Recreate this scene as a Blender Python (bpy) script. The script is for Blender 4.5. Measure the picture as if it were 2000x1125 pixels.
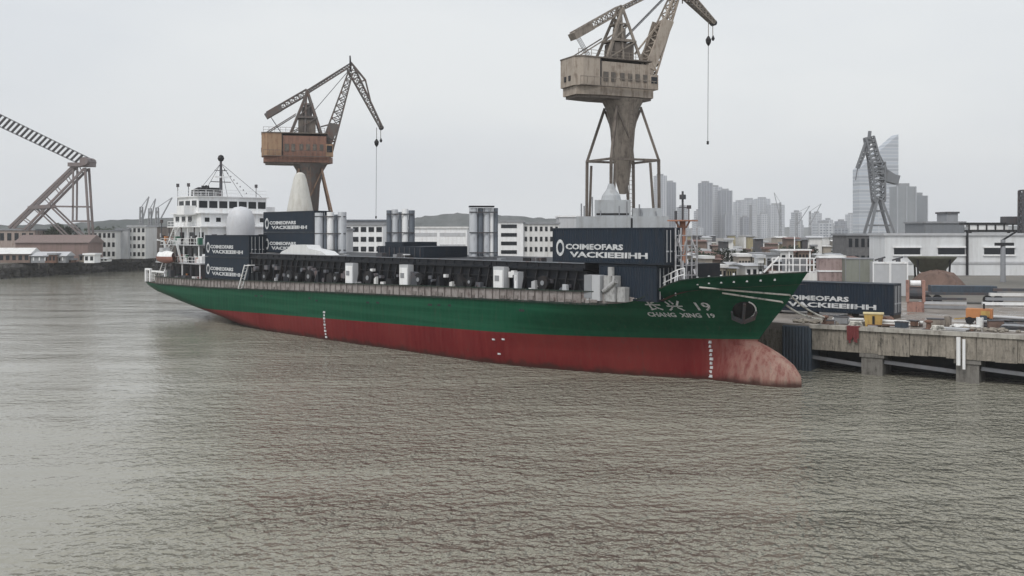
import bpy, math, random
from mathutils import Vector, Matrix
R = math.radians
random.seed(7)
scn = bpy.context.scene
for o in list(bpy.data.objects): bpy.data.objects.remove(o)

# ------------------------------------------------------------------ camera
HC = 12.0                      # camera height above the water
F = 1921.0                     # focal length in pixels of a 2000 px wide picture
HY = 455.0                     # picture row of the horizon
cam = bpy.data.cameras.new('camera'); camo = bpy.data.objects.new('camera', cam)
scn.collection.objects.link(camo); scn.camera = camo
cam.sensor_width = 36; cam.lens = 36*F/2000; cam.shift_y = -(562.5-HY)/2000
cam.clip_start = .5; cam.clip_end = 6000
camo.location = (0, 0, HC); camo.rotation_euler = (R(90), 0, 0)

# ------------------------------------------------------------------ light
w = bpy.data.worlds.new("World"); scn.world = w; w.use_nodes = True
nt = w.node_tree; N = nt.nodes; L = nt.links
bg = N['Background']
sky = N.new('ShaderNodeTexSky'); sky.sky_type = 'NISHITA'; sky.sun_disc = False
SUN_EL, SUN_AZ = R(50), R(210)
sky.sun_elevation = SUN_EL; sky.sun_rotation = SUN_AZ; sky.air_density = 1.5; sky.dust_density = 5; sky.ozone_density = 2
sc_ = N.new('ShaderNodeMix'); sc_.data_type = 'RGBA'; sc_.blend_type = 'MIX'
mul = N.new('ShaderNodeVectorMath'); mul.operation = 'SCALE'; mul.inputs[3].default_value = .10
L.new(sky.outputs[0], mul.inputs[0])
tc = N.new('ShaderNodeTexCoord'); mp = N.new('ShaderNodeMapping'); mp.inputs['Scale'].default_value = (1.1, 1.1, 3.2)
no = N.new('ShaderNodeTexNoise'); no.inputs['Scale'].default_value = 1.3; no.inputs['Detail'].default_value = 4; no.inputs['Roughness'].default_value = .45
L.new(tc.outputs['Generated'], mp.inputs[0]); L.new(mp.outputs[0], no.inputs['Vector'])
rp = N.new('ShaderNodeValToRGB')
rp.color_ramp.elements[0].position = .32; rp.color_ramp.elements[0].color = (.56, .60, .665, 1)
rp.color_ramp.elements[1].position = .66; rp.color_ramp.elements[1].color = (.76, .78, .79, 1)
L.new(no.outputs['Fac'], rp.inputs[0])
sc_.inputs[0].default_value = .93
L.new(mul.outputs[0], sc_.inputs[6]); L.new(rp.outputs[0], sc_.inputs[7])
L.new(sc_.outputs[2], bg.inputs['Color']); bg.inputs['Strength'].default_value = 1.0
sl = bpy.data.lights.new('sun', 'SUN'); sl.energy = 1.5; sl.angle = R(25); sl.color = (1, .97, .92)
so = bpy.data.objects.new('sun', sl); scn.collection.objects.link(so)
# direction of the light: from behind the camera, a little to the left
so.rotation_euler = (R(90)-SUN_EL, 0, R(180)-SUN_AZ)
vs = scn.view_settings; vs.view_transform = 'Standard'; vs.look = 'None'; vs.exposure = .2; vs.gamma = 1
cy = scn.cycles; cy.use_denoising = True; cy.max_bounces = 6; cy.diffuse_bounces = 3; cy.glossy_bounces = 3
cy.volume_bounces = 1; cy.transparent_max_bounces = 6; cy.caustics_reflective = False; cy.caustics_refractive = False
try: cy.denoiser = 'OPENIMAGEDENOISE'
except Exception: pass

# ------------------------------------------------------------------ materials
MATS = {}
def paint(name, rgb, rough=.6, dirt=(.09, .07, .055), amt=.35, scale=.35, metal=0.0, bump=.0, streak=5.0, var=.12):
    """weathered paint or concrete: base colour, large tonal drift, run-down dirt streaks"""
    if name in MATS: return MATS[name]
    m = bpy.data.materials.new(name); m.use_nodes = True; t = m.node_tree; n = t.nodes; l = t.links
    b = n['Principled BSDF']; b.inputs['Roughness'].default_value = rough; b.inputs['Metallic'].default_value = metal
    b.inputs['Specular IOR Level'].default_value = .3
    tc = n.new('ShaderNodeTexCoord')
    mp = n.new('ShaderNodeMapping'); mp.inputs['Scale'].default_value = (streak, streak, .6)
    l.new(tc.outputs['Object'], mp.inputs[0])
    n1 = n.new('ShaderNodeTexNoise'); n1.inputs['Scale'].default_value = scale; n1.inputs['Detail'].default_value = 7; n1.inputs['Roughness'].default_value = .65
    l.new(mp.outputs[0], n1.inputs['Vector'])
    n2 = n.new('ShaderNodeTexNoise'); n2.inputs['Scale'].default_value = scale*2.2; n2.inputs['Detail'].default_value = 8; n2.inputs['Roughness'].default_value = .7
    l.new(tc.outputs['Object'], n2.inputs['Vector'])
    mx = n.new('ShaderNodeMath'); mx.operation = 'MULTIPLY'; l.new(n1.outputs[0], mx.inputs[0]); l.new(n2.outputs[0], mx.inputs[1])
    r = n.new('ShaderNodeMapRange'); r.inputs[1].default_value = .22; r.inputs[2].default_value = .40; r.inputs[3].default_value = 0; r.inputs[4].default_value = amt
    l.new(mx.outputs[0], r.inputs[0])
    c = n.new('ShaderNodeMix'); c.data_type = 'RGBA'; c.inputs[6].default_value = (*rgb, 1); c.inputs[7].default_value = (*dirt, 1)
    l.new(r.outputs[0], c.inputs[0])
    v = n.new('ShaderNodeMapRange'); v.inputs[1].default_value = .3; v.inputs[2].default_value = .7; v.inputs[3].default_value = 1-var; v.inputs[4].default_value = 1+var
    l.new(n2.outputs[0], v.inputs[0])
    h = n.new('ShaderNodeVectorMath'); h.operation = 'SCALE'; l.new(c.outputs[2], h.inputs[0]); l.new(v.outputs[0], h.inputs[3])
    l.new(h.outputs[0], b.inputs['Base Color'])
    if bump:
        bp = n.new('ShaderNodeBump'); bp.inputs['Strength'].default_value = bump; bp.inputs['Distance'].default_value = .1
        l.new(n2.outputs[0], bp.inputs['Height']); l.new(bp.outputs[0], b.inputs['Normal'])
    MATS[name] = m; return m

RUST = (.16, .06, .03)
white = paint('white_paint', (.86, .87, .88), .5, (.35, .28, .22), .35)
offwhite = paint('off_white_wall', (.72, .72, .71), .8, (.30, .28, .25), .5, .2)
lgrey = paint('light_grey_wall', (.50, .51, .53), .8, (.25, .24, .22), .45, .2)
mgrey = paint('mid_grey_wall', (.28, .29, .31), .8, (.15, .14, .13), .5, .2)
dgrey = paint('dark_grey_steel', (.07, .075, .085), .6, RUST, .35)
black = paint('black_steel', (.014, .015, .018), .55, (.05, .035, .03), .4)
glass = paint('dark_glass', (.012, .015, .02), .15, (.03, .03, .03), .2)
tan = paint('tan_crane_paint', (.40, .345, .29), .65, (.11, .075, .055), .85, .5)
tan_mid = paint('mid_tan_paint', (.27, .235, .20), .7, (.06, .045, .04), .9, .6)
crane_grey = paint('warm_grey_steel', (.125, .115, .11), .65, RUST, .6, .6)
tan_dark = paint('dirty_tan_paint', (.17, .145, .125), .7, (.045, .035, .03), .9, .5)
orange = paint('faded_orange_paint', (.33, .22, .14), .65, (.16, .08, .05), .8, .5)
rustm = paint('rusty_steel', (.20, .115, .085), .8, (.05, .03, .025), .9, .6)
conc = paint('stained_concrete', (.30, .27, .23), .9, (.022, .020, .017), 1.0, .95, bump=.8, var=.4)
conc_d = paint('dark_wet_concrete', (.10, .095, .09), .85, (.02, .02, .02), .9, .5, bump=.4)
deckm = paint('quay_concrete_top', (.27, .24, .215), .9, (.09, .08, .07), .9, .12, streak=1, bump=.3)
navy = paint('navy_container_paint', (.012, .023, .040), .5, (.03, .026, .026), .45, .4)
navy_end = paint('navy_door_paint', (.010, .018, .030), .5, (.03, .025, .025), .4, .4)
lett = paint('white_lettering_paint', (.66, .67, .68), .5, (.06, .08, .10), .85, 1.3)
hatchm = paint('blackish_hatch_paint', (.010, .0125, .018), .55, (.032, .028, .028), .6, .5)
shipdeck = paint('red_brown_deck', (.12, .06, .05), .8, (.05, .04, .035), .6, .4, streak=1)
bulw = paint('bleached_bulwark', (.33, .30, .29), .8, (.08, .055, .05), .95, .9, streak=1.2, var=.25)
yellow = paint('yellow_paint', (.50, .34, .11), .7, RUST, .75)
orng = paint('orange_paint', (.50, .22, .09), .7, RUST, .75)
redp = paint('red_paint', (.16, .03, .035), .6, RUST, .4)
pink = paint('faded_red_roof', (.25, .18, .165), .8, (.16, .12, .10), .8, .25)
brownm = paint('brown_earth', (.17, .115, .095), .95, (.07, .05, .045), .8, .5, streak=1, bump=.5)
olive = paint('olive_grey_paint', (.13, .135, .105), .6, (.05, .045, .03), .6)
bluegrey = paint('blue_grey_piling', (.055, .075, .10), .6, (.03, .025, .025), .7, .5)
ropem = paint('pale_rope', (.72, .70, .64), .9, (.02, .02, .02), 1.0, .8, streak=1)
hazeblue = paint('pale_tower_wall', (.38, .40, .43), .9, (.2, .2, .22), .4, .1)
silver = paint('silver_steel', (.60, .62, .65), .45, (.12, .11, .11), .45, .5, metal=.25)
silver_d = paint('dull_steel', (.16, .18, .21), .5, (.06, .06, .06), .5, .5, metal=.25)
_n = deckm.node_tree.nodes; _l = deckm.node_tree.links; _t = _n.new('ShaderNodeTexNoise'); _t.inputs['Scale'].default_value = .35; _t.inputs['Detail'].default_value = 5
_c = _n.new('ShaderNodeTexCoord'); _l.new(_c.outputs['Object'], _t.inputs['Vector']); _r = _n.new('ShaderNodeMapRange'); _r.inputs[1].default_value = .5; _r.inputs[2].default_value = .6; _r.inputs[3].default_value = .9; _r.inputs[4].default_value = .25
_l.new(_t.outputs[0], _r.inputs[0]); _l.new(_r.outputs[0], _n['Principled BSDF'].inputs['Roughness'])
landm = paint('dusty_ground', (.20, .185, .165), .95, (.08, .08, .07), .9, .02, streak=1)
bankm = paint('dark_bank', (.05, .048, .05), .9, (.10, .095, .09), .7, .08, streak=1, bump=.6)
hillm = paint('wooded_hillside', (.085, .095, .095), .95, (.13, .13, .13), .8, .02, streak=1, var=.3)
leafm = paint('dark_leaves', (.045, .06, .038), .9, (.02, .03, .018), .6, .6, streak=1, var=.3)
barkm = paint('bark', (.08, .06, .045), .9)
tarp = paint('pale_tarpaulin', (.70, .71, .72), .7, (.4, .38, .36), .4)

def hull_material():
    m = bpy.data.materials.new('green_and_red_hull_paint'); m.use_nodes = True; t = m.node_tree; n = t.nodes; l = t.links
    b = n['Principled BSDF']; b.inputs['Roughness'].default_value = .55; b.inputs['Specular IOR Level'].default_value = .12
    tc = n.new('ShaderNodeTexCoord'); sx = n.new('ShaderNodeSeparateXYZ'); l.new(tc.outputs['Object'], sx.inputs[0])
    a = n.new('ShaderNodeMath'); a.operation = 'MULTIPLY_ADD'; a.inputs[1].default_value = -.02; a.inputs[2].default_value = -3.02
    l.new(sx.outputs['X'], a.inputs[0])
    s = n.new('ShaderNodeMath'); s.operation = 'ADD'; l.new(sx.outputs['Z'], s.inputs[0]); l.new(a.outputs[0], s.inputs[1])
    st = n.new('ShaderNodeMapRange'); st.inputs[1].default_value = -.02; st.inputs[2].default_value = .02; l.new(s.outputs[0], st.inputs[0])
    mp = n.new('ShaderNodeMapping'); mp.inputs['Scale'].default_value = (2.2, 2.2, .25); l.new(tc.outputs['Object'], mp.inputs[0])
    n1 = n.new('ShaderNodeTexNoise'); n1.inputs['Scale'].default_value = .8; n1.inputs['Detail'].default_value = 8; n1.inputs['Roughness'].default_value = .7; l.new(mp.outputs[0], n1.inputs['Vector'])
    n2 = n.new('ShaderNodeTexNoise'); n2.inputs['Scale'].default_value = .12; n2.inputs['Detail'].default_value = 5; l.new(tc.outputs['Object'], n2.inputs['Vector'])
    mp3 = n.new('ShaderNodeMapping'); mp3.inputs['Scale'].default_value = (.05, .05, 1.6); l.new(tc.outputs['Object'], mp3.inputs[0])
    n3 = n.new('ShaderNodeTexNoise'); n3.inputs['Scale'].default_value = 1; n3.inputs['Detail'].default_value = 5; l.new(mp3.outputs[0], n3.inputs['Vector'])
    def ramp(src, lo, hi, a, b_):
        r = n.new('ShaderNodeMapRange'); r.inputs[1].default_value = lo; r.inputs[2].default_value = hi; r.inputs[3].default_value = a; r.inputs[4].default_value = b_
        l.new(src, r.inputs[0]); return r.outputs[0]
    def mixc(f, A, B):
        c = n.new('ShaderNodeMix'); c.data_type = 'RGBA'
        for sock, val in ((0, f), (6, A), (7, B)):
            if hasattr(val, 'is_output') or hasattr(val, 'links'): l.new(val, c.inputs[sock])
            else: c.inputs[sock].default_value = val if not isinstance(val, tuple) else (*val, 1)
        return c.outputs[2]
    n4a = n.new('ShaderNodeTexNoise'); n4a.inputs['Scale'].default_value = .9; n4a.inputs['Detail'].default_value = 7; l.new(tc.outputs['Object'], n4a.inputs['Vector'])
    green = mixc(ramp(n1.outputs[0], .35, .7, 0, 1), (.001, .052, .025), (.003, .078, .036))
    green = mixc(ramp(n3.outputs[0], .46, .62, 0, .7), green, (.012, .092, .048))
    red = mixc(ramp(n1.outputs[0], .35, .68, 0, 1), (.125, .010, .012), (.180, .020, .020))
    red = mixc(ramp(n2.outputs[0], .45, .65, 0, .6), red, (.19, .032, .028))
    # worn pinkish antifouling on the bulb
    bow = ramp(sx.outputs['X'], 16.5, 23, 0, 1.0)
    wr = n.new('ShaderNodeMath'); wr.operation = 'MULTIPLY'; l.new(bow, wr.inputs[0]); l.new(ramp(n1.outputs[0], .38, .6, .25, 1), wr.inputs[1])
    red = mixc(wr.outputs[0], red, (.37, .26, .215))
    # slime belt at the water
    sc_m = n.new('ShaderNodeMath'); sc_m.operation = 'MULTIPLY_ADD'; sc_m.inputs[1].default_value = -1.1; l.new(n4a.outputs[0], sc_m.inputs[0]); l.new(sx.outputs['Z'], sc_m.inputs[2])
    red = mixc(ramp(sc_m.outputs[0], -.42, .05, .85, 0), red, (.045, .022, .018))
    c = mixc(st.outputs[0], red, green)
    # rust freckles
    n4 = n.new('ShaderNodeTexNoise'); n4.inputs['Scale'].default_value = 1.6; n4.inputs['Detail'].default_value = 10; n4.inputs['Roughness'].default_value = .8
    l.new(mp.outputs[0], n4.inputs['Vector'])
    c = mixc(ramp(n4.outputs[0], .55, .70, 0, .75), c, (.055, .042, .036))
    l.new(c, b.inputs['Base Color'])
    # plate seams and slight hungry-horse panting between frames
    wv = n.new('ShaderNodeTexWave'); wv.wave_type = 'BANDS'; wv.bands_direction = 'X'; wv.inputs['Scale'].default_value = .42; wv.inputs['Distortion'].default_value = 1.2; wv.inputs['Detail'].default_value = 3
    l.new(tc.outputs['Object'], wv.inputs['Vector'])
    bp = n.new('ShaderNodeBump'); bp.inputs['Strength'].default_value = .14; bp.inputs['Distance'].default_value = .05
    l.new(wv.outputs[1], bp.inputs['Height']); l.new(bp.outputs[0], b.inputs['Normal'])
    return m

def facade(name, rgb, win, fw, fh, x_scale=1.0):
    """far tower: storeys and window bays as a surface pattern"""
    m = bpy.data.materials.new(name); m.use_nodes = True; t = m.node_tree; n = t.nodes; l = t.links
    b = n['Principled BSDF']; b.inputs['Roughness'].default_value = .8
    tc = n.new('ShaderNodeTexCoord'); sx = n.new('ShaderNodeSeparateXYZ'); l.new(tc.outputs['Object'], sx.inputs[0])
    ad = n.new('ShaderNodeMath'); ad.operation = 'ADD'; l.new(sx.outputs[0], ad.inputs[0]); l.new(sx.outputs[1], ad.inputs[1])
    cb = n.new('ShaderNodeCombineXYZ'); l.new(ad.outputs[0], cb.inputs[0]); l.new(sx.outputs[2], cb.inputs[1])
    br = n.new('ShaderNodeTexBrick'); br.offset = 0; br.inputs['Color1'].default_value = (*win, 1); br.inputs['Color2'].default_value = (*[q*1.6 for q in win], 1)
    br.inputs['Mortar'].default_value = (*rgb, 1); br.inputs['Scale'].default_value = 1; br.inputs['Brick Width'].default_value = fw
    br.inputs['Row Height'].default_value = fh; br.inputs['Mortar Size'].default_value = .75
    l.new(cb.outputs[0], br.inputs['Vector']); l.new(br.outputs[0], b.inputs['Base Color'])
    return m
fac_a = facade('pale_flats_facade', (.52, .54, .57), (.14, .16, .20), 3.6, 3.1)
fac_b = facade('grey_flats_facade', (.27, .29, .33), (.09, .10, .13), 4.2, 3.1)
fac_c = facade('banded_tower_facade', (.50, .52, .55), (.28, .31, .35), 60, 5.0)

def water_material():
    m = bpy.data.materials.new('silty_river_water'); m.use_nodes = True; t = m.node_tree; n = t.nodes; l = t.links
    b = n['Principled BSDF']; b.inputs['Base Color'].default_value = (.265, .254, .207, 1); b.inputs['Roughness'].default_value = .06
    b.inputs['IOR'].default_value = 1.33
    tc = n.new('ShaderNodeTexCoord')
    def noise(sc, det, rough, sx=1, sy=1, rot=0, dist=0):
        mp = n.new('ShaderNodeMapping'); mp.inputs['Scale'].default_value = (sx, sy, 1); mp.inputs['Rotation'].default_value = (0, 0, rot)
        l.new(tc.outputs['Object'], mp.inputs[0])
        x = n.new('ShaderNodeTexNoise'); x.inputs['Scale'].default_value = sc; x.inputs['Detail'].default_value = det; x.inputs['Roughness'].default_value = rough
        x.inputs['Distortion'].default_value = dist
        l.new(mp.outputs[0], x.inputs['Vector']); return x.outputs[0]
    def mth(op, a, c, d=None):
        q = n.new('ShaderNodeMath'); q.operation = op
        for i, val in enumerate((a, c, d)):
            if val is None: continue
            if isinstance(val, (int, float)): q.inputs[i].default_value = val
            else: l.new(val, q.inputs[i])
        return q.outputs[0]
    fine = noise(2.2, 2, .5, 1.15, 1.05, .12, .15)
    mid = noise(.75, 1.5, .45, 1.0, 1.4, -.2, .1)
    swell = noise(.10, 2, .5, .7, 1.2, .3)
    patch = noise(.018, 3, .5)
    # calmer towards the left where the current runs past the stern
    sp = n.new('ShaderNodeSeparateXYZ'); l.new(tc.outputs['Object'], sp.inputs[0])
    q = mth('MULTIPLY_ADD', sp.outputs['Y'], .23, sp.outputs['X'])
    q = mth('MULTIPLY_ADD', patch, 26, q)
    cal = n.new('ShaderNodeMapRange'); cal.interpolation_type = 'SMOOTHSTEP'; cal.inputs[1].default_value = 1; cal.inputs[2].default_value = 15; cal.inputs[3].default_value = .07; cal.inputs[4].default_value = 1
    l.new(q, cal.inputs[0])
    h = mth('MULTIPLY_ADD', mid, 1.15, mth('MULTIPLY', fine, 1.0))
    slick = noise(.06, 3, .6, .6, 1.6, .1)
    sk = n.new('ShaderNodeMapRange'); sk.inputs[1].default_value = .36; sk.inputs[2].default_value = .6; sk.inputs[3].default_value = .45; sk.inputs[4].default_value = 1.15
    l.new(slick, sk.inputs[0]); h = mth('MULTIPLY', h, sk.outputs[0])
    h = mth('MULTIPLY', h, cal.outputs[0])
    h = mth('MULTIPLY_ADD', swell, .35, h)
    bp = n.new('ShaderNodeBump'); bp.inputs['Strength'].default_value = 1; bp.inputs['Distance'].default_value = .9
    l.new(h, bp.inputs['Height']); l.new(bp.outputs[0], b.inputs['Normal'])
    return m

# ------------------------------------------------------------------ mesh helpers
COL = scn.collection
class MB:
    def __init__(s): s.v = []; s.f = []
    def add(s, vs, fs):
        o = len(s.v); s.v += [tuple(p) for p in vs]; s.f += [tuple(i+o for i in f) for f in fs]; return s
    def box(s, x0, x1, y0, y1, z0, z1):
        return s.add([(x0,y0,z0),(x1,y0,z0),(x1,y1,z0),(x0,y1,z0),(x0,y0,z1),(x1,y0,z1),(x1,y1,z1),(x0,y1,z1)],
                     [(0,3,2,1),(4,5,6,7),(0,1,5,4),(1,2,6,5),(2,3,7,6),(3,0,4,7)])
    def bar(s, a, b, w, h=None, w2=None):
        a = Vector(a); b = Vector(b); h = h or w; k = (w2/w) if w2 else 1
        d = (b-a).normalized(); up = Vector((0,0,1)) if abs(d.z) < .95 else Vector((0,1,0))
        sd = d.cross(up).normalized(); u = sd.cross(d).normalized()
        vs = []
        for p, q in ((a, 1), (b, k)):
            for i, j in ((-1,-1),(1,-1),(1,1),(-1,1)): vs.append(p + sd*i*w/2*q + u*j*h/2*q)
        return s.add(vs, [(0,1,2,3),(7,6,5,4),(0,4,5,1),(1,5,6,2),(2,6,7,3),(3,7,4,0)])
    def tube(s, a, b, r, r2=None, n=10):
        a = Vector(a); b = Vector(b); r2 = r if r2 is None else r2
        d = (b-a).normalized(); up = Vector((0,0,1)) if abs(d.z) < .95 else Vector((0,1,0))
        sd = d.cross(up).normalized(); u = sd.cross(d).normalized(); vs = []
        for p, q in ((a, r), (b, r2)):
            for i in range(n):
                t = 2*math.pi*i/n; vs.append(p + (sd*math.cos(t)+u*math.sin(t))*q)
        fs = [(i, (i+1) % n, n+(i+1) % n, n+i) for i in range(n)] + [tuple(range(n-1, -1, -1)), tuple(range(n, 2*n))]
        return s.add(vs, fs)
    def lathe(s, prof, cx=0, cy=0, n=16):
        vs = []; fs = []
        for r, z in prof:
            for i in range(n):
                t = 2*math.pi*i/n; vs.append((cx+r*math.cos(t), cy+r*math.sin(t), z))
        for k in range(len(prof)-1):
            for i in range(n): fs.append((k*n+i, k*n+(i+1) % n, (k+1)*n+(i+1) % n, (k+1)*n+i))
        fs += [tuple(range(n-1, -1, -1)), tuple(range((len(prof)-1)*n, len(prof)*n))]
        return s.add(vs, fs)
    def prism(s, pts, y0, y1):          # polygon in x,z extruded along y
        n = len(pts); vs = [(x, y0, z) for x, z in pts]+[(x, y1, z) for x, z in pts]
        return s.add(vs, [tuple(range(n)), tuple(range(2*n-1, n-1, -1))]+[(i, n+i, n+(i+1) % n, (i+1) % n) for i in range(n)])
    def slab(s, pts, z0, z1):           # polygon in x,y extruded along z
        n = len(pts); vs = [(x, y, z0) for x, y in pts]+[(x, y, z1) for x, y in pts]
        return s.add(vs, [tuple(range(n-1, -1, -1)), tuple(range(n, 2*n))]+[(i, (i+1) % n, n+(i+1) % n, n+i) for i in range(n)])
    def truss(s, a, b, w0, w1, n, r, h0=None, h1=None, wy=None):
        """four chords with zigzag lacing; w across the picture plane, wy in depth"""
        a = Vector(a); b = Vector(b); d = (b-a).normalized(); sd = Vector((0,1,0)); u = d.cross(sd).normalized()
        wy0, wy1 = wy or (w0, w1)
        P = []
        for i in range(n+1):
            t = i/n; c = a.lerp(b, t); hw = (w0+(w1-w0)*t)/2; hy = (wy0+(wy1-wy0)*t)/2
            P.append([c+u*hw*p+sd*hy*q for p, q in ((-1,-1),(1,-1),(1,1),(-1,1))])
        for k in range(4): s.bar(P[0][k], P[-1][k], r*1.5)
        for i in range(n):
            for k in range(4):
                k2 = (k+1) % 4
                s.bar(P[i][k], P[i+1][k2] if (i+k) % 2 else P[i+1][k2], r)
                s.bar(P[i+1][k], P[i+1][k2], r)
        return s
    def build(s, name, mat, parent=None, smooth=False, loc=(0,0,0), rz=0):
        me = bpy.data.meshes.new(name); me.from_pydata(s.v, [], s.f); me.update()
        if smooth: me.polygons.foreach_set('use_smooth', [True]*len(me.polygons)); me.update()
        me.materials.append(mat)
        o = bpy.data.objects.new(name, me); COL.objects.link(o); o.parent = parent
        o.location = loc; o.rotation_euler = (0, 0, rz); return o
def flat_smooth(o, ang=40):
    me = o.data; me.polygons.foreach_set('use_smooth', [True]*len(me.polygons))
    try: me.set_sharp_from_angle(angle=R(ang))
    except Exception: pass
    return o
def tag(o, label=None, cat=None, group=None, kind=None):
    if label: o['label'] = label
    if cat: o['category'] = cat
    if group: o['group'] = group
    if kind: o['kind'] = kind
    return o
def thing(name, label, cat, loc=(0,0,0), rz=0, group=None):
    o = bpy.data.objects.new(name, None); COL.objects.link(o); o.location = loc; o.rotation_euler = (0, 0, rz)
    return tag(o, label, cat, group)
def copy_tree(o, parent=None):
    c = o.copy(); COL.objects.link(c); c.parent = parent
    for ch in [x for x in bpy.data.objects if x.parent == o]: copy_tree(ch, c)
    return c
def gx(px, Z): return (px-1000)/F*Z          # where a picture column falls at distance Z
def gz(py, Z): return HC-(py-HY)/F*Z
def text_mesh(body, size, name, mat, parent, M, ext=.02, width=None, bold=.0):
    c = bpy.data.curves.new('t', 'FONT'); c.body = body; c.size = size; c.extrude = ext; c.resolution_u = 2; c.offset = bold
    o = bpy.data.objects.new('t', c); COL.objects.link(o)
    dg = bpy.context.evaluated_depsgraph_get(); me = bpy.data.meshes.new_from_object(o.evaluated_get(dg))
    bpy.data.objects.remove(o)
    if width and len(me.vertices):
        xs = [v.co.x for v in me.vertices]; k = width/(max(xs)-min(xs)); x0 = min(xs)
        for v in me.vertices: v.co.x = (v.co.x-x0)*k
    me.transform(M); me.name = name; me.materials.clear(); me.materials.append(mat)
    q = bpy.data.objects.new(name, me); COL.objects.link(q); q.parent = parent; return q
UPRIGHT = Matrix(((1,0,0,0),(0,0,-1,0),(0,1,0,0),(0,0,0,1)))      # text facing -y

# ------------------------------------------------------------------ the setting
GZ = 4.0                                                            # level of the quay and the land
wb = MB(); wb.add([(-1650,-60,0),(1650,-60,0),(1650,2500,0),(-1650,2500,0)], [(0,1,2,3)])
tag(wb.build('water', water_material()), kind='structure')
QC = (24.4, 87.0); BD = (-.685, .729)                               # quay corner and direction of the berth face
QD = (.833, -.553)                                                  # direction of the front face
berth_end = (QC[0]+BD[0]*110, QC[1]+BD[1]*110)
land = [(62, 75), (70, 105), (33, 100)]
gb = MB()
outline = [(QC[0]+QD[0]*1.2+.5, QC[1]+4.5), (130, 44), (1400, 44), (1400, 1580), (-1400, 1580), (-1400, 243), (-170, 243), (-131, 256), (-127, 290), (-121, 331), (-95, 300), (berth_end[0], berth_end[1]), ]
gb.slab([(QC[0]+5, QC[1]+8), (130, 24), (1600, 24), (1600, 2450), (-1600, 2450), (-1600, 246), (-172, 246), (-134, 256), (-128, 292), (-121, 331), (-92, 300), berth_end], -.8, GZ-.02)
tag(gb.build('ground', landm), kind='structure')
# stony bank in front of the far land
bk = MB(); random.seed(3)
line = [(-400, 243), (-172, 243), (-134, 253), (-128, 290), (-121, 329), (-92, 298)]
for (x0, y0), (x1, y1) in zip(line, line[1:]):
    n = max(3, int(math.hypot(x1-x0, y1-y0)/2.2))
    for i in range(n):
        t = i/n; x = x0+(x1-x0)*t; y = y0+(y1-y0)*t
        for k in range(3):
            r = random.uniform(.7, 1.7); zz = -.2+k*1.5+random.uniform(-.3, .3)
            bk.lathe([(r*.7, zz-.8), (r, zz), (r*.6, zz+.8)], x+random.uniform(-1, 1), y+k*1.1-1, 6)
tag(bk.build('riverbank', bankm), kind='structure')
# ridges
def ridge(name, px0, px1, Z, prof, d=120):
    b = MB(); n = 60; rows = []
    for i in range(n+1):
        t = i/n; px = px0+(px1-px0)*t; k = t*(len(prof)-1); j = min(int(k), len(prof)-2); y = prof[j]+(prof[j+1]-prof[j])*(k-j)
        z = gz(y+random.uniform(-1.2, 1.2), Z); rows.append((gx(px, Z), z))
    vs = []; fs = []
    for x, z in rows: vs += [(x, Z-d*.4, 0), (x, Z-d*.2, z*.55), (x, Z, z), (x, Z+d, 0)]
    for i in range(n):
        for k in range(3): fs.append((i*4+k, (i+1)*4+k, (i+1)*4+k+1, i*4+k+1))
    b.add(vs, fs); return tag(b.build(name, hillm), kind='structure')
random.seed(5)
ridge('hills', -300, 560, 620, [436, 437, 438, 440, 437, 428, 426, 429, 434])
ridge('hills', 760, 1230, 1050, [440, 422, 416, 419, 424, 428, 434, 440])
ridge('hills', 540, 820, 1100, [438, 434, 433, 434, 438])
ridge('hills', 1200, 2400, 2250, [444, 446, 444, 442, 443, 440, 441, 444])

# ------------------------------------------------------------------ the quay on the right (solid deck on a stained fascia, open piling below)
q = thing('quay', 'stained concrete quay deck standing on pillars right of the ship', 'quay', (QC[0], QC[1], 0), math.atan2(QD[1], QD[0]))
LQ = 92.0
back = 34
# local x along the front face, y into the land; the left end follows the berth face
cb_, sb_ = math.cos(math.atan2(QD[1], QD[0])), math.sin(math.atan2(QD[1], QD[0]))
def to_q(X, Y): dx, dy = X-QC[0], Y-QC[1]; return (dx*cb_+dy*sb_, -dx*sb_+dy*cb_)
be = to_q(*berth_end)
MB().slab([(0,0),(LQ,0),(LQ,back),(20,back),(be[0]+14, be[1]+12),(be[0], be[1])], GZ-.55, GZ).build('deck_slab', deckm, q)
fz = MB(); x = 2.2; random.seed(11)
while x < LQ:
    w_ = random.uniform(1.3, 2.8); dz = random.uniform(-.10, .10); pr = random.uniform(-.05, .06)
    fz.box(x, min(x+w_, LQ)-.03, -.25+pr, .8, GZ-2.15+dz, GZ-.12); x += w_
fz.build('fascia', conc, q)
MB().box(2.0, LQ, -.42, .05, GZ-.28, GZ+.06).build('kerb', paint('pale_kerb', (.42, .40, .36), .9, (.12, .10, .09), .9, .6), q)
cs = MB()
for k in range(9): cs.tube((-.25+k*.28, -.28+.02*(k % 2), -.9), (-.25+k*.28, -.28, GZ-.2), .17, n=10)
cs.box(-.4, 2.1, -.2, 2.5, -.9, GZ-.15)
cs.build('sheet_piling', bluegrey, q)
MB().box(2.2, LQ, 4.2, 4.6, -.9, GZ-2.0).build('rear_wall', black, q)  # wall coloured black to paint in the deep shade under the deck
for k, xx in enumerate((7.2, 14.6, 22.0, 29.4, 37, 44.5, 52, 60, 68, 76, 84)):
    p = MB().box(xx-.85, xx+.85, -.1, 3.2, -.9, GZ-2.2).box(xx-1.0, xx+1.0, -.2, 3.4, GZ-2.5, GZ-2.05)
    p.build('pillar', paint('pillar_concrete', (.20, .19, .175), .9, (.045, .04, .035), .9, .6, bump=.4), q)
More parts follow.
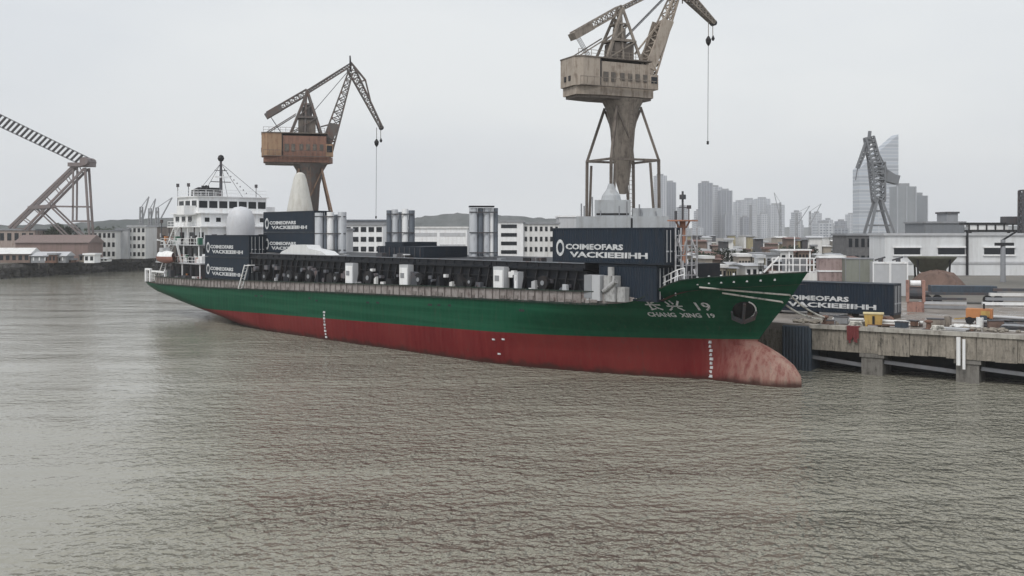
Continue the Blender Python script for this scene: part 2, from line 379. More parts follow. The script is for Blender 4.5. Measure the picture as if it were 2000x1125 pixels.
for k in range(11):
    x0 = 2.1 if k == 0 else (7.2+7.45*(k-1)+.9); x1 = 7.2+7.45*k-.9
    MB().bar((x0, .4, 1.15), (x1, .4, .75), .32, .3).build('brace', paint('grey_brace', (.17, .175, .19), .8), q)
for xx in (14.0, 28.5, 43):
    fd = MB(); fd.tube((xx, -.55, GZ-2.6), (xx, -.55, GZ-.35), .16, n=8).tube((xx+.4, -.5, GZ-2.9), (xx+.4, -.5, GZ-.5), .12, n=8)
    fd.build('fender', white if xx == 14.0 else black, q)
# berth face towards the ship
bf = MB()
a = Vector((0, 0, 0)); b_ = Vector((be[0], be[1], 0)); dn = (b_-a).normalized()
bf.slab([(0,0), (be[0], be[1]), (be[0]+1.0, be[1]+1.0), (1.2, .8)], GZ-3.2, GZ-.56)
bf.build('berth_wall', conc, q)
for k in range(14):
    p = a+dn*(4+k*8); MB().tube((p.x+1.0, p.y+.6, -.9), (p.x+1.0, p.y+.6, GZ-3.2), .5, n=10).build('pile', conc_d, q)

def q_w(xl, yl, z=GZ): return (QC[0]+xl*cb_-yl*sb_, QC[1]+xl*sb_+yl*cb_, z)
QR = math.atan2(QD[1], QD[0])

# ------------------------------------------------------------------ the ship
SO = Vector((5.8, 94.2, 0)); SR = math.atan2(-.729, .685)
cS, sS = math.cos(SR), math.sin(SR)
def ship_w(t, off, z): return (SO.x+t*cS-off*sS, SO.y+t*sS+off*cS, z)
ship = thing('cargo_ship', 'long cargo ship with green topsides and red bottom moored in the river', 'ship', SO, SR)
def lerp_tab(tab, x):
    if x <= tab[0][0]: return tab[0][1]
    for (a, va), (b, vb) in zip(tab, tab[1:]):
        if x <= b: return va+(vb-va)*(x-a)/(b-a)
    return tab[-1][1]
SHEER = [(-84, 4.6), (-60, 4.75), (-30, 5.4), (0, 6.0), (8, 6.1), (11.5, 6.15), (13, 6.35), (14.3, 6.8), (15.7, 7.5), (17.2, 8.2), (19, 8.5), (25, 8.95)]
def sheer(t): return lerp_tab(SHEER, t)
TS = [(-1, 23.9), (0, 24.4), (.8, 24.35), (1.55, 23.8), (2.3, 22.8), (2.9, 21.5), (3.3, 20.5), (4.0, 21.0), (5.2, 22.0), (6.6, 23.2), (9.2, 25.1)]
TE = [(-1, -62), (0, -67), (.7, -70), (1.3, -73.5), (2.2, -78), (3.4, -81.2), (4.2, -82.2), (7, -82.5)]
def hb(z, t):
    ts = lerp_tab(TS, z); te = lerp_tab(TE, z)
    B = 8.5*lerp_tab([(-1, .94), (1, .985), (2.5, 1), (9, 1)], z)
    # stern
    wt = lerp_tab([(-1, 0), (.7, .05), (2, .35), (3.4, .72), (5, .86), (7, .9)], z)       # width of the transom
    Ls = lerp_tab([(-1, 30), (2, 20), (4, 12), (7, 9)], z)
    u = max(0, min(1, (t-te)/Ls)); sf = wt+(1-wt)*(1-(1-u)**2.2)
    # bow
    tsm = lerp_tab([(-1, 20.5), (2, 20.5), (3.3, 20.6), (4, 21.0), (5.2, 22), (6.6, 23.2), (9.2, 25.1)], z)
    Lb = lerp_tab([(-1, 26), (2, 25), (4, 22), (6.5, 17), (9, 14)], z); pw = lerp_tab([(-1, 1.7), (3, 1.8), (6, 2.0), (9, 2.3)], z)
    u = max(0, min(1, (tsm-t)/Lb)); bfm = 1-(1-u)**pw
    h = B*sf*bfm
    if z < 3.3:
        rb = lerp_tab([(-1, 1.6), (.3, 1.9), (1.5, 1.6), (2.4, 1.1), (2.9, .7), (3.3, .1)], z)
        q_ = (t-19.5)/(ts-19.5) if t > 19.5 else 0
        if t > 12: h = max(h, rb*math.sqrt(max(0, 1-q_*q_))*min(1, (t-12)/5)) if q_ <= 1 else h
    return max(h, 0)
zrows = [-1, -.4, 0, .35, .8, 1.2, 1.55, 2.0, 2.45, 2.9, 3.3, 3.7, 4.2]
top_k = [.25, .5, .75, 1.0]
NU = 120
def us():
    o = []
    for i in range(NU+1):
        x = i/NU; o.append(.5-.5*math.cos(math.pi*x) if False else x)
    # denser towards both ends
    return [ (x*.6+.4*(.5-.5*math.cos(math.pi*x))) for x in o]
U = us()
hull = MB(); grid = []
for zi in zrows+top_k:
    row = []
    for k, u in enumerate(U):
        if len(grid) < len(zrows): z = zi
        else: z = 4.2
        for it in range(4):
            te, ts = lerp_tab(TE, z), lerp_tab(TS, z); t = te+(ts-te)*u
            if len(grid) >= len(zrows): z = 4.2+(max(sheer(t), 4.45)-4.2)*zi
        row.append((t, hb(z, t), z))
    grid.append(row)
nr, nc = len(grid), NU+1
for side in (-1, 1):
    vs = [(t, side*h, z) for row in grid for (t, h, z) in row]
    fs = []
    for r in range(nr-1):
        for c in range(nc-1):
            a = r*nc+c; f = (a, a+1, a+1+nc, a+nc); fs.append(f if side == -1 else f[::-1])
    hull.add(vs, fs)
vs = []; fs = []
for r in range(nr):
    t, h, z = grid[r][0]; vs += [(t, -h, z), (t, h, z)]
for r in range(nr-1): fs.append((2*r, 2*r+2, 2*r+3, 2*r+1))
hull.add(vs, fs)
hullm = hull_material()
hu = hull.build('hull', hullm, ship, smooth=True); flat_smooth(hu, 50)
# weld
import bmesh
bm = bmesh.new(); bm.from_mesh(hu.data); bmesh.ops.remove_doubles(bm, verts=bm.verts, dist=.004); bm.to_mesh(hu.data); bm.free(); flat_smooth(hu, 50)
# main deck and forecastle deck
dk = MB(); vs = []; fs = []
top = [(t, h, z) for (t, h, z) in grid[-1]]
for t, h, z in top:
    zz = z-.12 if t < 15 else z-.9
    vs += [(t, -max(h-.06, 0), zz), (t, max(h-.06, 0), zz)]
for i in range(len(top)-1): fs.append((2*i, 2*i+2, 2*i+3, 2*i+1))
dk.add(vs, [f[::-1] for f in fs]); dk.build('deck', shipdeck, ship)
# bleached bulwark above the green strake with freeing ports
pts = [(t, h, z) for (t, h, z) in top if -76 < t < 14.0]
for side in (-1, 1):
    bw = MB()
    for (t0, h0, z0), (t1, h1, z1) in zip(pts, pts[1:]):
        k0 = 1.0*min(1, max(.04, (14-t0)/2.5)); k1 = 1.0*min(1, max(.04, (14-t1)/2.5))
        s0, s1 = side*(h0-.05), side*(h1-.05); i0, i1 = side*(h0-.2), side*(h1-.2)
        bw.add([(t0,s0,z0+.02),(t1,s1,z1+.02),(t1,s1,z1+k1),(t0,s0,z0+k0),(t0,i0,z0+.02),(t1,i1,z1+.02),(t1,i1,z1+k1),(t0,i0,z0+k0)],
               [(0,1,2,3),(3,2,6,7),(7,6,5,4)])
    bw.build('bulwark', bulw, ship)
strakem = paint('dark_green_black', (.012, .03, .022), .6, (.09, .07, .06), .7, .9)
stanm = paint('bleached_stanchion', (.24, .215, .205), .8, (.05, .035, .03), .9)
random.seed(21)
for side in (-1, 1):
    rl = MB(); rl2 = MB()
    for (t0, h0, z0), (t1, h1, z1) in zip(pts[:-1], pts[1:]):
        if t0 > 11: continue
        bs = MB()
        rl.bar((t0, side*(h0+.02), z0+1.02), (t1, side*(h1+.02), z1+1.02), .22, .08)
        rl2.bar((t0, side*(h0+.06), z0-.03), (t1, side*(h1+.06), z1-.03), .16, .14)
        t = t0
        bs.bar((t, side*(h0+.02), z0+.05), (t, side*(h0+.04), z0+.97), .07)
        if random.random() < .5:
            d = random.uniform(.35, .9)
            bs.box(t+.1, t+d, side*h0-.03 if side > 0 else side*h0-.045, side*h0+.045 if side > 0 else side*h0+.03, z0+.12, z0+random.uniform(.3, .5))
        if side < 0: bs.build('stanchion', stanm, ship)
    rl.build('rail_cap', strakem, ship); rl2.build('rubbing_strake', strakem, ship)
# scuppers and stains in the green side
random.seed(8)
for t in [-46, -44.6, -33.5, -32, -22, -20.2, -11.5, -10, -8.4, 1.5]:
    h = hb(sheer(t)-.9, t); z = sheer(t)-random.uniform(.75, 1.0); wdt = random.uniform(.35, .7)
    MB().box(t, t+wdt, -h-.015, -h+.1, z-.12, z+.08).build('scupper', black, ship)
# draught marks
def marks(t0):
    for k in range(9):
        z = .2+k*.35; h = hb(z, t0); w_ = .26 if k % 2 else .40
        MB().box(t0-w_/2, t0+w_/2, -h-.04, -h+.1, z, z+.22).build('draught_mark', lett, ship)
marks(-30.2); marks(17.2)
for (t_, z_) in ((-2.2, 2.2), (-1.7, .9), (-1.0, 2.3)):
    h = hb(z_, t_); MB().box(t_, t_+.35, -h-.03, -h+.05, z_, z_+.14).build('hull_mark', lett, ship)
# ring mark amidships
# hatch coaming: long dark wall with stays, and hatch covers
HT = 9.4
co = MB()
co.box(-50, 8.2, -6.9, 6.9, 5.0, 8.75).box(8.6, 15.8, -4.4, 1.5, 5.8, HT+.05)
co.build('hatch_coaming', hatchm, ship)
st_ = MB(); random.seed(4)
t = -49.6
while t < 8:
    st_.prism([(0, 0), (0, 0), (0, 0)], 0, 0) if False else None
    z0 = sheer(t)+.02
    st_.bar((t, -7.55, z0), (t, -6.95, 8.55), .12, .30)
    st_.bar((t, -6.97, z0), (t, -6.97, 8.7), .10, .10)
    if random.random() < .6: st_.bar((t, -7.0, 7.9), (t+1.1, -7.0, 6.4), .08)
    t += random.choice((1.15, 1.3, 1.45))
st_.bar((-50, -7.05, 8.0), (8.2, -7.05, 8.0), .12, .1)
st_.build('coaming_stay', black, ship)
random.seed(14)
cl = MB()
for k in range(46):
    t = random.uniform(-49, 7); z = random.uniform(6.3, 8.0); r = random.uniform(.12, .34)
    cl = MB()
    if random.random() < .5: cl.tube((t, -7.5, z), (t, -7.0, z), r, n=10)
    else: cl.box(t, t+r*2.4, -7.45, -7.0, z, z+r*1.6)
    cl.build('deck_fitting', paint('grey_fitting', (.13, .14, .16), .6, RUST, .5), ship)
random.seed(15); cl = MB()
for k in range(16):
    t = random.uniform(-49, 7); z = random.uniform(6.2, 8.2)
    MB().box(t, t+random.uniform(.25, .6), -7.5, -7.1, z, z+random.uniform(.2, .4)).build('valve_box', white, ship)
cv = 0
for t0, t1 in ((-50, -38.6), (-38.4, -27), (-26.8, -15.4), (-15.2, -3.8), (-3.6, 8.2)):
    h_ = MB().box(t0, t1, -7.15, 7.15, 8.85, HT).box(t0+.1, t1-.1, -7.28, -7.15, 8.78, 9.02)
    n = int((t1-t0)/1.4)
    for k in range(n): h_.box(t0+.5+k*1.4, t0+.62+k*1.4, -7.22, -7.15, 9.02, HT-.03)
    h_.build('hatch_cover', hatchm, ship)
edge = MB().bar((-50, -7.24, HT+.03), (8.2, -7.24, HT+.03), .10, .07)
edge.build('cover_edge', paint('grey_edge', (.22, .24, .27), .6, RUST, .5), ship)
# pale lockers standing against the coaming
for (t0, w_, z0, z1) in ((-26.9, 1.5, 6.25, 8.7), (-17.0, 1.5, 6.3, 8.75), (-2.6, 1.45, 6.5, 8.9), (.2, .5, 6.6, 8.5)):
    pp = MB().box(t0, t0+w_, -7.9, -7.2, z0, z1); lk = pp.build('deck_locker', lgrey, ship)
    MB().box(t0+.12, t0+w_-.12, -7.96, -7.905, z0+.2, z1-.3).build('door', white, lk)
    MB().box(t0+.3, t0+w_*.6, -8.0, -7.965, z0+1.1, z0+1.6).build('vent', mgrey, lk)
pp = MB().box(8.9, 10.6, -8.0, -7.2, 6.4, 8.5); lk = pp.build('deck_locker', lgrey, ship)
MB().box(8.9, 9.7, -8.06, -8.005, 6.6, 8.5).build('door', mgrey, lk)
pp = MB().box(10.95, 12.1, -7.9, -7.1, 6.4, 8.5).tube((11.4, -7.5, 8.5), (11.4, -7.5, 9.2), .28).tube((11.0, -7.95, 7.2), (12.3, -7.95, 8.1), .2).box(12.2, 13.0, -7.7, -7.1, 6.4, 7.6)
pp.build('winch', paint('pale_machinery', (.42, .42, .42), .6, (.05, .045, .04), .95, 1.1), ship)
wn = MB().tube((14.2, -5.5, 7.6), (14.2, -3.6, 7.6), .55).box(13.8, 14.7, -5.9, -5.5, 6.9, 8.2).box(13.8, 14.7, -3.6, -3.2, 6.9, 8.2).bar((15, -6.4, 7.2), (15.4, -6.3, 8.3), .3)
wn.build('winch', dgrey, ship)
random.seed(202)
for k in range(30):
    t = -48.5+k*1.95+random.uniform(-.5, .5); z = sheer(t)+1.2; kind_ = random.random(); y = -7.75
    if any(a-.6 < t < b+.3 for a, b in ((-26.9, -25.4), (-17, -15.5), (-2.6, .7))) or t > 8: continue
    if kind_ < .4:
        r_ = random.uniform(.45, .75); g_ = MB().tube((t, y-.15, z+r_*.6), (t, y+.25, z+r_*.6), r_, n=16); o_ = g_.build('cable_drum', black, ship)
        MB().tube((t, y-.19, z+r_*.6), (t, y-.151, z+r_*.6), r_*.35, n=10).build('hub', mgrey, o_)
    elif kind_ < .7:
        w_ = random.uniform(.7, 1.5); MB().prism([(t, z-.9), (t+w_, z-.9), (t+w_*random.uniform(.7, 1), z+random.uniform(.2, 1.2)), (t+w_*random.uniform(0, .3), z+random.uniform(.3, 1.4))], y-.2, y+.4).build('covered_machine', random.choice((black, hatchm, dgrey)), ship)
    else:
        w_ = random.uniform(.35, .8); MB().prism([(t, z-.6), (t+w_, z-.4), (t+w_*.9, z+random.uniform(0, .7)), (t+.05, z+random.uniform(.1, .5))], y-.1, y+.2).build('pale_panel', random.choice((white, lgrey, offwhite)), ship)
for k in range(12):
    t = random.uniform(-30, 3); h_ = random.uniform(.15, .5)
    MB().box(t, t+random.uniform(.4, 1.4), -6.9, -6.2, HT+.004, HT+h_).build('hatch_fitting', random.choice((black, dgrey, white, mgrey)), ship)
# forecastle: bulwark cap, break bulkhead, foremast
MB().box(15.9, 16.1, -5.2, 5.2, 5.9, 7.4).build('bulkhead', hullm, ship)
cap = MB(); fp = [(t, h, z) for (t, h, z) in top if t > 13]
for side in (-1, 1):
    for (t0, h0, z0), (t1, h1, z1) in zip(fp, fp[1:]): cap.bar((t0, side*h0, z0+.03), (t1, side*h1, z1+.03), .2, .09)
cap.build('bulwark_cap', paint('near_black_green', (.006, .02, .014), .6), ship)
mt = MB().tube((13.0, 0, 7), (13.0, 0, 13.0), .34, .26, 14).box(12.2, 13.8, -1.1, 1.1, 13.0, 13.12)
for sy in (-1, 1): mt.bar((13.0, 0, 11.9), (13.0, sy*1.0, 13.0), .09)
mt.bar((13, 0, 11.9), (12.3, 0, 13.0), .09).bar((13, 0, 11.9), (13.7, 0, 13.0), .09)
mt.bar((12.62, -.25, 7.4), (12.62, -.25, 13), .05).bar((12.62, .25, 7.4), (12.62, .25, 13), .05)
for k in range(18): mt.bar((12.62, -.25, 7.6+k*.3), (12.62, .25, 7.6+k*.3), .035)
fm = mt.build('foremast', paint('rusty_orange_mast', (.42, .20, .13), .7, (.5, .45, .4), .5, .9), ship)
an = MB().tube((13, 0, 13.1), (13, 0, 15.6), .09).tube((13, 0, 14.9), (13, 0, 15.3), .28).tube((13.1, .75, 13.1), (13.1, .75, 14.4), .05).tube((13.1, .75, 14.1), (13.1, .75, 14.4), .2)
an.tube((12.8, -.7, 13.1), (12.8, -.7, 13.9), .12).bar((13, -.5, 14.2), (13, .5, 14.2), .06)
an.build('light_mast', dgrey, fm)
# clutter of ladders and lashing gear at the hatch front
lg = MB(); random.seed(31)
for k in range(26):
    y = random.uniform(-6, -3); z = random.uniform(8.0, 12.2); t = 16.65+random.uniform(0, .3)
    lg.bar((t, y, z), (t+random.uniform(-.1, .2), y+random.uniform(-.3, .3), z-random.uniform(.4, 1.0)), .1)
for y in (-5.9, -5.2, -4.5, -3.8, -3.1): lg.bar((16.75, y, 7.0), (16.75, y, 12.4), .09)
for z in (7.8, 8.6, 9.4, 10.2, 11.0, 11.8): lg.bar((16.75, -5.9, z), (16.75, -3.1, z), .08)
lg.build('lashing_frame', paint('pale_frame', (.50, .50, .52), .6, (.12, .10, .09), .8, .9), ship)
# forward rails (white) by the break of the forecastle
fr = MB()
for k in range(7):
    t = 14.2+k*.55; y = -hb(sheer(t), t)+.6; z = sheer(t)
    fr.bar((t, y, z), (t, y, z+1.0), .08); 
    if k < 6:
        t2 = t+.55; y2 = -hb(sheer(t2), t2)+.6; z2 = sheer(t2)
        for q_ in (.5, 1.0): fr.bar((t, y, z+q_), (t2, y2, z2+q_), .07)
for k in range(14):
    t = 18.5+k*.38; y = -max(hb(sheer(t), t)-.5, 0); z = sheer(t)
    if k % 2 == 0: MB().tube((t, y, z-.5), (t, y, z+random.uniform(.1, .3)), .09, n=8).build('roller', white, ship)
fr.build('rail', white, ship)
# anchor with its recess
ar = MB().lathe([(.01, -.12), (.86, -.1), (.88, 0), (.7, .04), (.01, .05)], n=20)
arm = ar.build('anchor_recess', black, ship)
t_a = 20.4; z_a = 5.9; h_a = hb(z_a, t_a)
nv = (Vector((t_a+.3, -hb(z_a, t_a+.3), z_a))-Vector((t_a-.3, -hb(z_a, t_a-.3), z_a))).cross(Vector((t_a, -hb(z_a+.3, t_a), z_a+.3))-Vector((t_a, -hb(z_a-.3, t_a), z_a-.3))).normalized()
arm.rotation_mode = 'QUATERNION'; arm.rotation_quaternion = nv.to_track_quat('Z', 'Y'); arm.location = Vector((t_a, -h_a, z_a))+nv*.02
ac = MB().bar((0, .9, .3), (0, -.9, .3), .22).bar((-.85, -.55, .3), (0, -1.0, .32), .3, .22).bar((.85, -.55, .3), (0, -1.0, .32), .3, .22).bar((-.85, -.55, .3), (-.95, .1, .35), .16).bar((.85, -.55, .3), (.95, .1, .35), .16)
aco = ac.build('anchor', dgrey, ship); aco.rotation_mode = 'QUATERNION'; aco.rotation_quaternion = nv.to_track_quat('Z', 'Y'); aco.location = arm.location
arc = MB()
for i in range(7):
    a0, a1 = R(-50+i*17), R(-50+(i+1)*17)
    arc.tube((0.95*math.cos(a0), 0.95*math.sin(a0), .05), (0.95*math.cos(a1), 0.95*math.sin(a1), .05), .06, n=6)
ao = arc.build('bolster', offwhite, ship); ao.rotation_mode = 'QUATERNION'; ao.rotation_quaternion = arm.rotation_quaternion; ao.location = arm.location
# name at the bow
def hull_text(body, size, t0, z0, width, name):
    o = text_mesh(body, size, name, lett, ship, Matrix.Identity(4), ext=.015, width=width, bold=.012)
    for v in o.data.vertices:
        x, y, zz = v.co; t = t0+x; z = z0+y; h = hb(z, t)
        v.co = Vector((t, -h-.03-zz, z))
    return o
hull_text('长 兴  19', .95, 14.1, 5.82, 4.4, 'name_lettering')
hull_text('CHANG  XING  19', .5, 13.8, 5.2, 4.6, 'name_lettering')

# accommodation block
def deckhouse(t0, t1, hy, z0, z1, mat=white, lip=.35):
    b = MB().box(t0, t1, -hy, hy, z0, z1-.12).box(t0-lip, t1+lip, -hy-lip, hy+lip, z1-.12, z1)
    return b.build('deckhouse', mat, ship)
def side_openings(par, t0, t1, hy, z, n, w_, h_, mat=glass, name='window'):
    for k in range(n):
        t = t0+(t1-t0)*(k+.5)/n; MB().box(t-w_/2, t+w_/2, -hy-.03, -hy+.02, z, z+h_).build(name, mat, par)
def front_openings(par, tf, hy, z, n, w_, h_, skip=(), mat=glass):
    for k in range(n):
        if k in skip: continue
        y = -hy+2*hy*(k+.5)/n; MB().box(tf-.02, tf+.03, y-w_/2, y+w_/2, z, z+h_).build('window', mat, par)
d1 = deckhouse(-78.5, -65, 4.6, 4.4, 7.6, dgrey, .1); side_openings(d1, -78.5, -66, 4.6, 5.0, 6, .9, 2.0, black, 'door')
d2 = deckhouse(-77.5, -66, 4.4, 7.75, 10.2, mgrey, .1); side_openings(d2, -77, -67, 4.4, 8.3, 5, .9, 1.5, black, 'door')
d3 = deckhouse(-77, -66.5, 4.6, 10.35, 12.8, white, .1); side_openings(d3, -76.5, -67, 4.6, 10.9, 3, 1.4, 1.2); front_openings(d3, -66.5, 4.6, 11.1, 5, .8, .7)
for (t0_, t1_, hy_, z_) in ((-79.4, -64.8, 6.7, 7.6), (-78.4, -65.8, 6.4, 10.2), (-77.2, -66.2, 5.9, 12.82)):
    MB().box(t0_, t1_, -hy_, hy_, z_, z_+.14).build('deck_plate', white if z_ > 11 else lgrey, ship)
    n_ = 6
    for k in range(n_):
        t_ = t0_+.3+(t1_-t0_-.6)*k/(n_-1); MB().bar((t_, -hy_+.2, z_-2.45), (t_, -hy_+.2, z_), .14).build('deck_post', white if k % 2 else dgrey, ship)
random.seed(66)
for k in range(58):
    t_ = random.uniform(-79, -66); lvl = random.choice((4.8, 7.76, 7.76, 10.36)); y_ = -random.uniform(4.9, 6.1); hh_ = random.uniform(.5, 1.5); r_ = random.uniform(.15, .4)
    m_ = random.choice((white, white, black, dgrey, lgrey, orng, paint('locker_green', (.03, .14, .09), .6), paint('dusty_pink', (.42, .22, .2), .7), black))
    b_ = MB()
    if random.random() < .5: b_.tube((t_, y_, lvl), (t_, y_, lvl+hh_), r_, n=9)
    else: b_.box(t_, t_+r_*3, y_-r_, y_+r_, lvl, lvl+hh_*.8)
    b_.build('deck_gear', m_, ship)
d4 = deckhouse(-76.5, -67.4, 5.2, 12.8, 14.9, white, .45); side_openings(d4, -76.2, -70, 5.2, 13.6, 3, 1.2, .8); front_openings(d4, -67.4, 5.2, 13.6, 6, .7, .6, (2, 3))
d5 = deckhouse(-74.5, -68, 5.4, 14.9, 17.3, white, .3); side_openings(d5, -74.4, -68.2, 5.4, 15.7, 3, 1.5, .95); front_openings(d5, -68, 5.4, 15.6, 7, 1.25, 1.0)
for y in (-7.2, 7.2):
    MB().box(-71, -68.6, min(y, y*.74), max(y, y*.74), 14.6, 15.9).build('bridge_wing', white, ship)
# pale rounded housing in front of the bridge
dm = MB().lathe([(1.75, 10.6), (1.95, 11.6), (2.0, 13.2), (1.9, 14.2), (1.55, 15.1), (.9, 15.65), (.05, 15.8)], -64.6, -.6, 28)
flat_smooth(dm.build('rounded_housing', paint('pale_grey_dome', (.58, .59, .62), .5, (.4, .38, .36), .3), ship), 50)
# funnel
fn = MB().prism([(-78.6, 12.8), (-75.2, 12.8), (-75.6, 18.6), (-78.0, 18.2)], -1.7, 1.7)
f1 = fn.build('funnel', paint('dark_green_funnel', (.02, .07, .05), .6), ship)
MB().prism([(-78.05, 17.3), (-75.4, 17.4), (-75.6, 18.9), (-77.9, 18.5)], -1.76, 1.76).build('funnel_top', black, f1)
tb = MB()
for k in range(4): tb.tube((-77.6+.6*k, .3*(-1)**k, 18.5), (-77.8+.6*k, .3*(-1)**k, 19.2), .18)
tb.build('exhaust_pipe', black, f1)
# main mast with radar
mm = MB().tube((-71.8, 0, 17.3), (-71.8, 0, 23.2), .26, .16).bar((-71.8, -1.6, 19.6), (-71.8, 1.6, 19.6), .12).bar((-71.8, -1.0, 21.3), (-71.8, 1.0, 21.3), .1)
mo = mm.build('mast', dgrey, ship)
MB().lathe([(.05, 22.6), (.35, 22.75), (.5, 23.1), (.35, 23.5), (.05, 23.65)], -71.8, 0, 14).build('mast_light', black, mo)
MB().box(-72, -71.6, -1.1, 1.1, 20.2, 20.45).build('radar', white, mo)
rg = MB()
for e in ((-76.5, -4, 15), (-76.5, 4, 15), (-68.3, -4.6, 17.3), (-68.3, 4.8, 17.3), (-68.0, 1.5, 17.3)): rg.tube((-71.8, 0, 22.4), e, .035, n=5)
for k in range(9): rg.box(-71.8+.3*k, -71.72+.3*k, .35*k, .35*k+.12, 21.8-.5*k, 22.0-.5*k)
rg.build('stay', dgrey, mo)
for (t, y, z, r) in ((-75.5, -5, 17.3, .05), (-70, 4.8, 17.3, .05), (-73, -4.5, 17.3, .05), (-80, -5.5, 12, .07)):
    MB().tube((t, y, z-1.5), (t, y, z+2.0), r).tube((t, y, z+1.5), (t, y, z+2.0), .22).build('aerial', dgrey, ship)
# top deck rail
def rail(pts, z, h=1.0, posts=1.1, mat=white, name='rail', r=.05):
    m = MB()
    for a, b in zip(pts, pts[1:]):
        a = Vector((*a, z)); b = Vector((*b, z)); n = max(1, int((b-a).length/posts))
        for i in range(n+1):
            p = a.lerp(b, i/n); m.bar(p, p+Vector((0, 0, h)), r)
        for q_ in (.5, 1): m.bar(a+Vector((0,0,h*q_)), b+Vector((0,0,h*q_)), r)
    return m.build(name, mat, ship)
rail([(-74.6, 5.4), (-74.6, -5.4), (-68, -5.4), (-68, 5.4)], 17.3, .9)
rail([(-78.2, 6.2), (-78.2, -6.4), (-66, -6.4)], 10.2, 1.0)
rail([(-79.2, 6.6), (-79.2, -6.6), (-65, -6.6)], 7.6, 1.0)
rail([(-77.2, 5.8), (-77.2, -5.8), (-67, -5.8)], 12.8, .9)
rail([(-82, 6.8), (-82, -6.9), (-77, -7.8)], 4.8, 1.0)
# stern fairlead frame in white
sf = MB()
for t in (-81.2, -79.6, -74.4): sf.bar((t, -7.35, 4.7), (t, -7.35, 6.6), .34)
sf.bar((-81.4, -7.35, 6.55), (-79.4, -7.35, 6.55), .3).bar((-79, -7.4, 6.3), (-74.2, -7.5, 6.3), .26)
sf.build('stern_frame', white, ship)
# ladders between the decks aft
la = MB()
for (t0, z0, t1, z1) in ((-78.6, 4.8, -76.4, 7.6), (-76.6, 7.7, -74.2, 10.2), (-74.8, 10.3, -72.6, 12.8)):
    for s_ in (0, .7): la.bar((t0, -6.9+s_, z0), (t1, -6.9+s_, z1), .1, .16)
    for k in range(8): la.bar((t0+(t1-t0)*k/8, -6.9, z0+(z1-z0)*k/8), (t0+(t1-t0)*k/8, -6.2, z0+(z1-z0)*k/8), .07)
la.build('ladder', offwhite, ship)
# aft deck machinery
am = MB().tube((-80.5, -5, 5.3), (-80.5, -2, 5.3), .6).tube((-76, -7.2, 5.3), (-74.6, -7.2, 5.3), .5).box(-73.5, -72.6, -7.4, -6.7, 4.8, 6.6).box(-69, -67.6, -7.5, -6.8, 4.8, 6.0).tube((-71, -7.2, 5.4), (-70, -7.2, 5.4), .5)
am.build('mooring_winch', dgrey, ship)
dv = MB()
for t in (-75.8, -71.6): dv.bar((t, -6.2, 7.6), (t, -7.0, 10.8), .25).bar((t, -7.0, 10.8), (t, -8.0, 11.0), .22)
dv.build('davit', white, ship)
# lifeboat hanging on the starboard side
lb = thing('lifeboat', 'small lifeboat with pale canopy and faded orange hull hanging beside the stern house', 'lifeboat', ship_w(-73.7, -7.6, 8.6), SR)
def boat_hull(L_, B_, H_):
    m = MB(); n = 14; rows = []
    for j in range(7):
        a = math.pi*j/6-math.pi; row = []
        for i in range(n+1):
            u = i/n; sh = math.sin(math.pi*(.04+.92*u))**.6
            row.append(((u-.5)*L_, math.cos(a)*B_/2*sh, math.sin(a)*H_*(.55+.45*sh)))
        rows.append(row)
    vs = [p for r in rows for p in r]; w1 = n+1
    return m.add(vs, [(r*w1+c, r*w1+c+1, (r+1)*w1+c+1, (r+1)*w1+c) for r in range(6) for c in range(n)])
boat_hull(5.4, 2.0, 1.0).build('boat_hull', paint('faded_orange_boat', (.36, .17, .14), .6), lb, True)
cp = boat_hull(4.9, 1.85, 1.0); cp.v = [(x, y, -z*.85) for x, y, z in cp.v]; cp.build('canopy', white, lb, True)
MB().box(-.9, .2, -.6, .6, .7, 1.25).build('hatch', lgrey, lb)

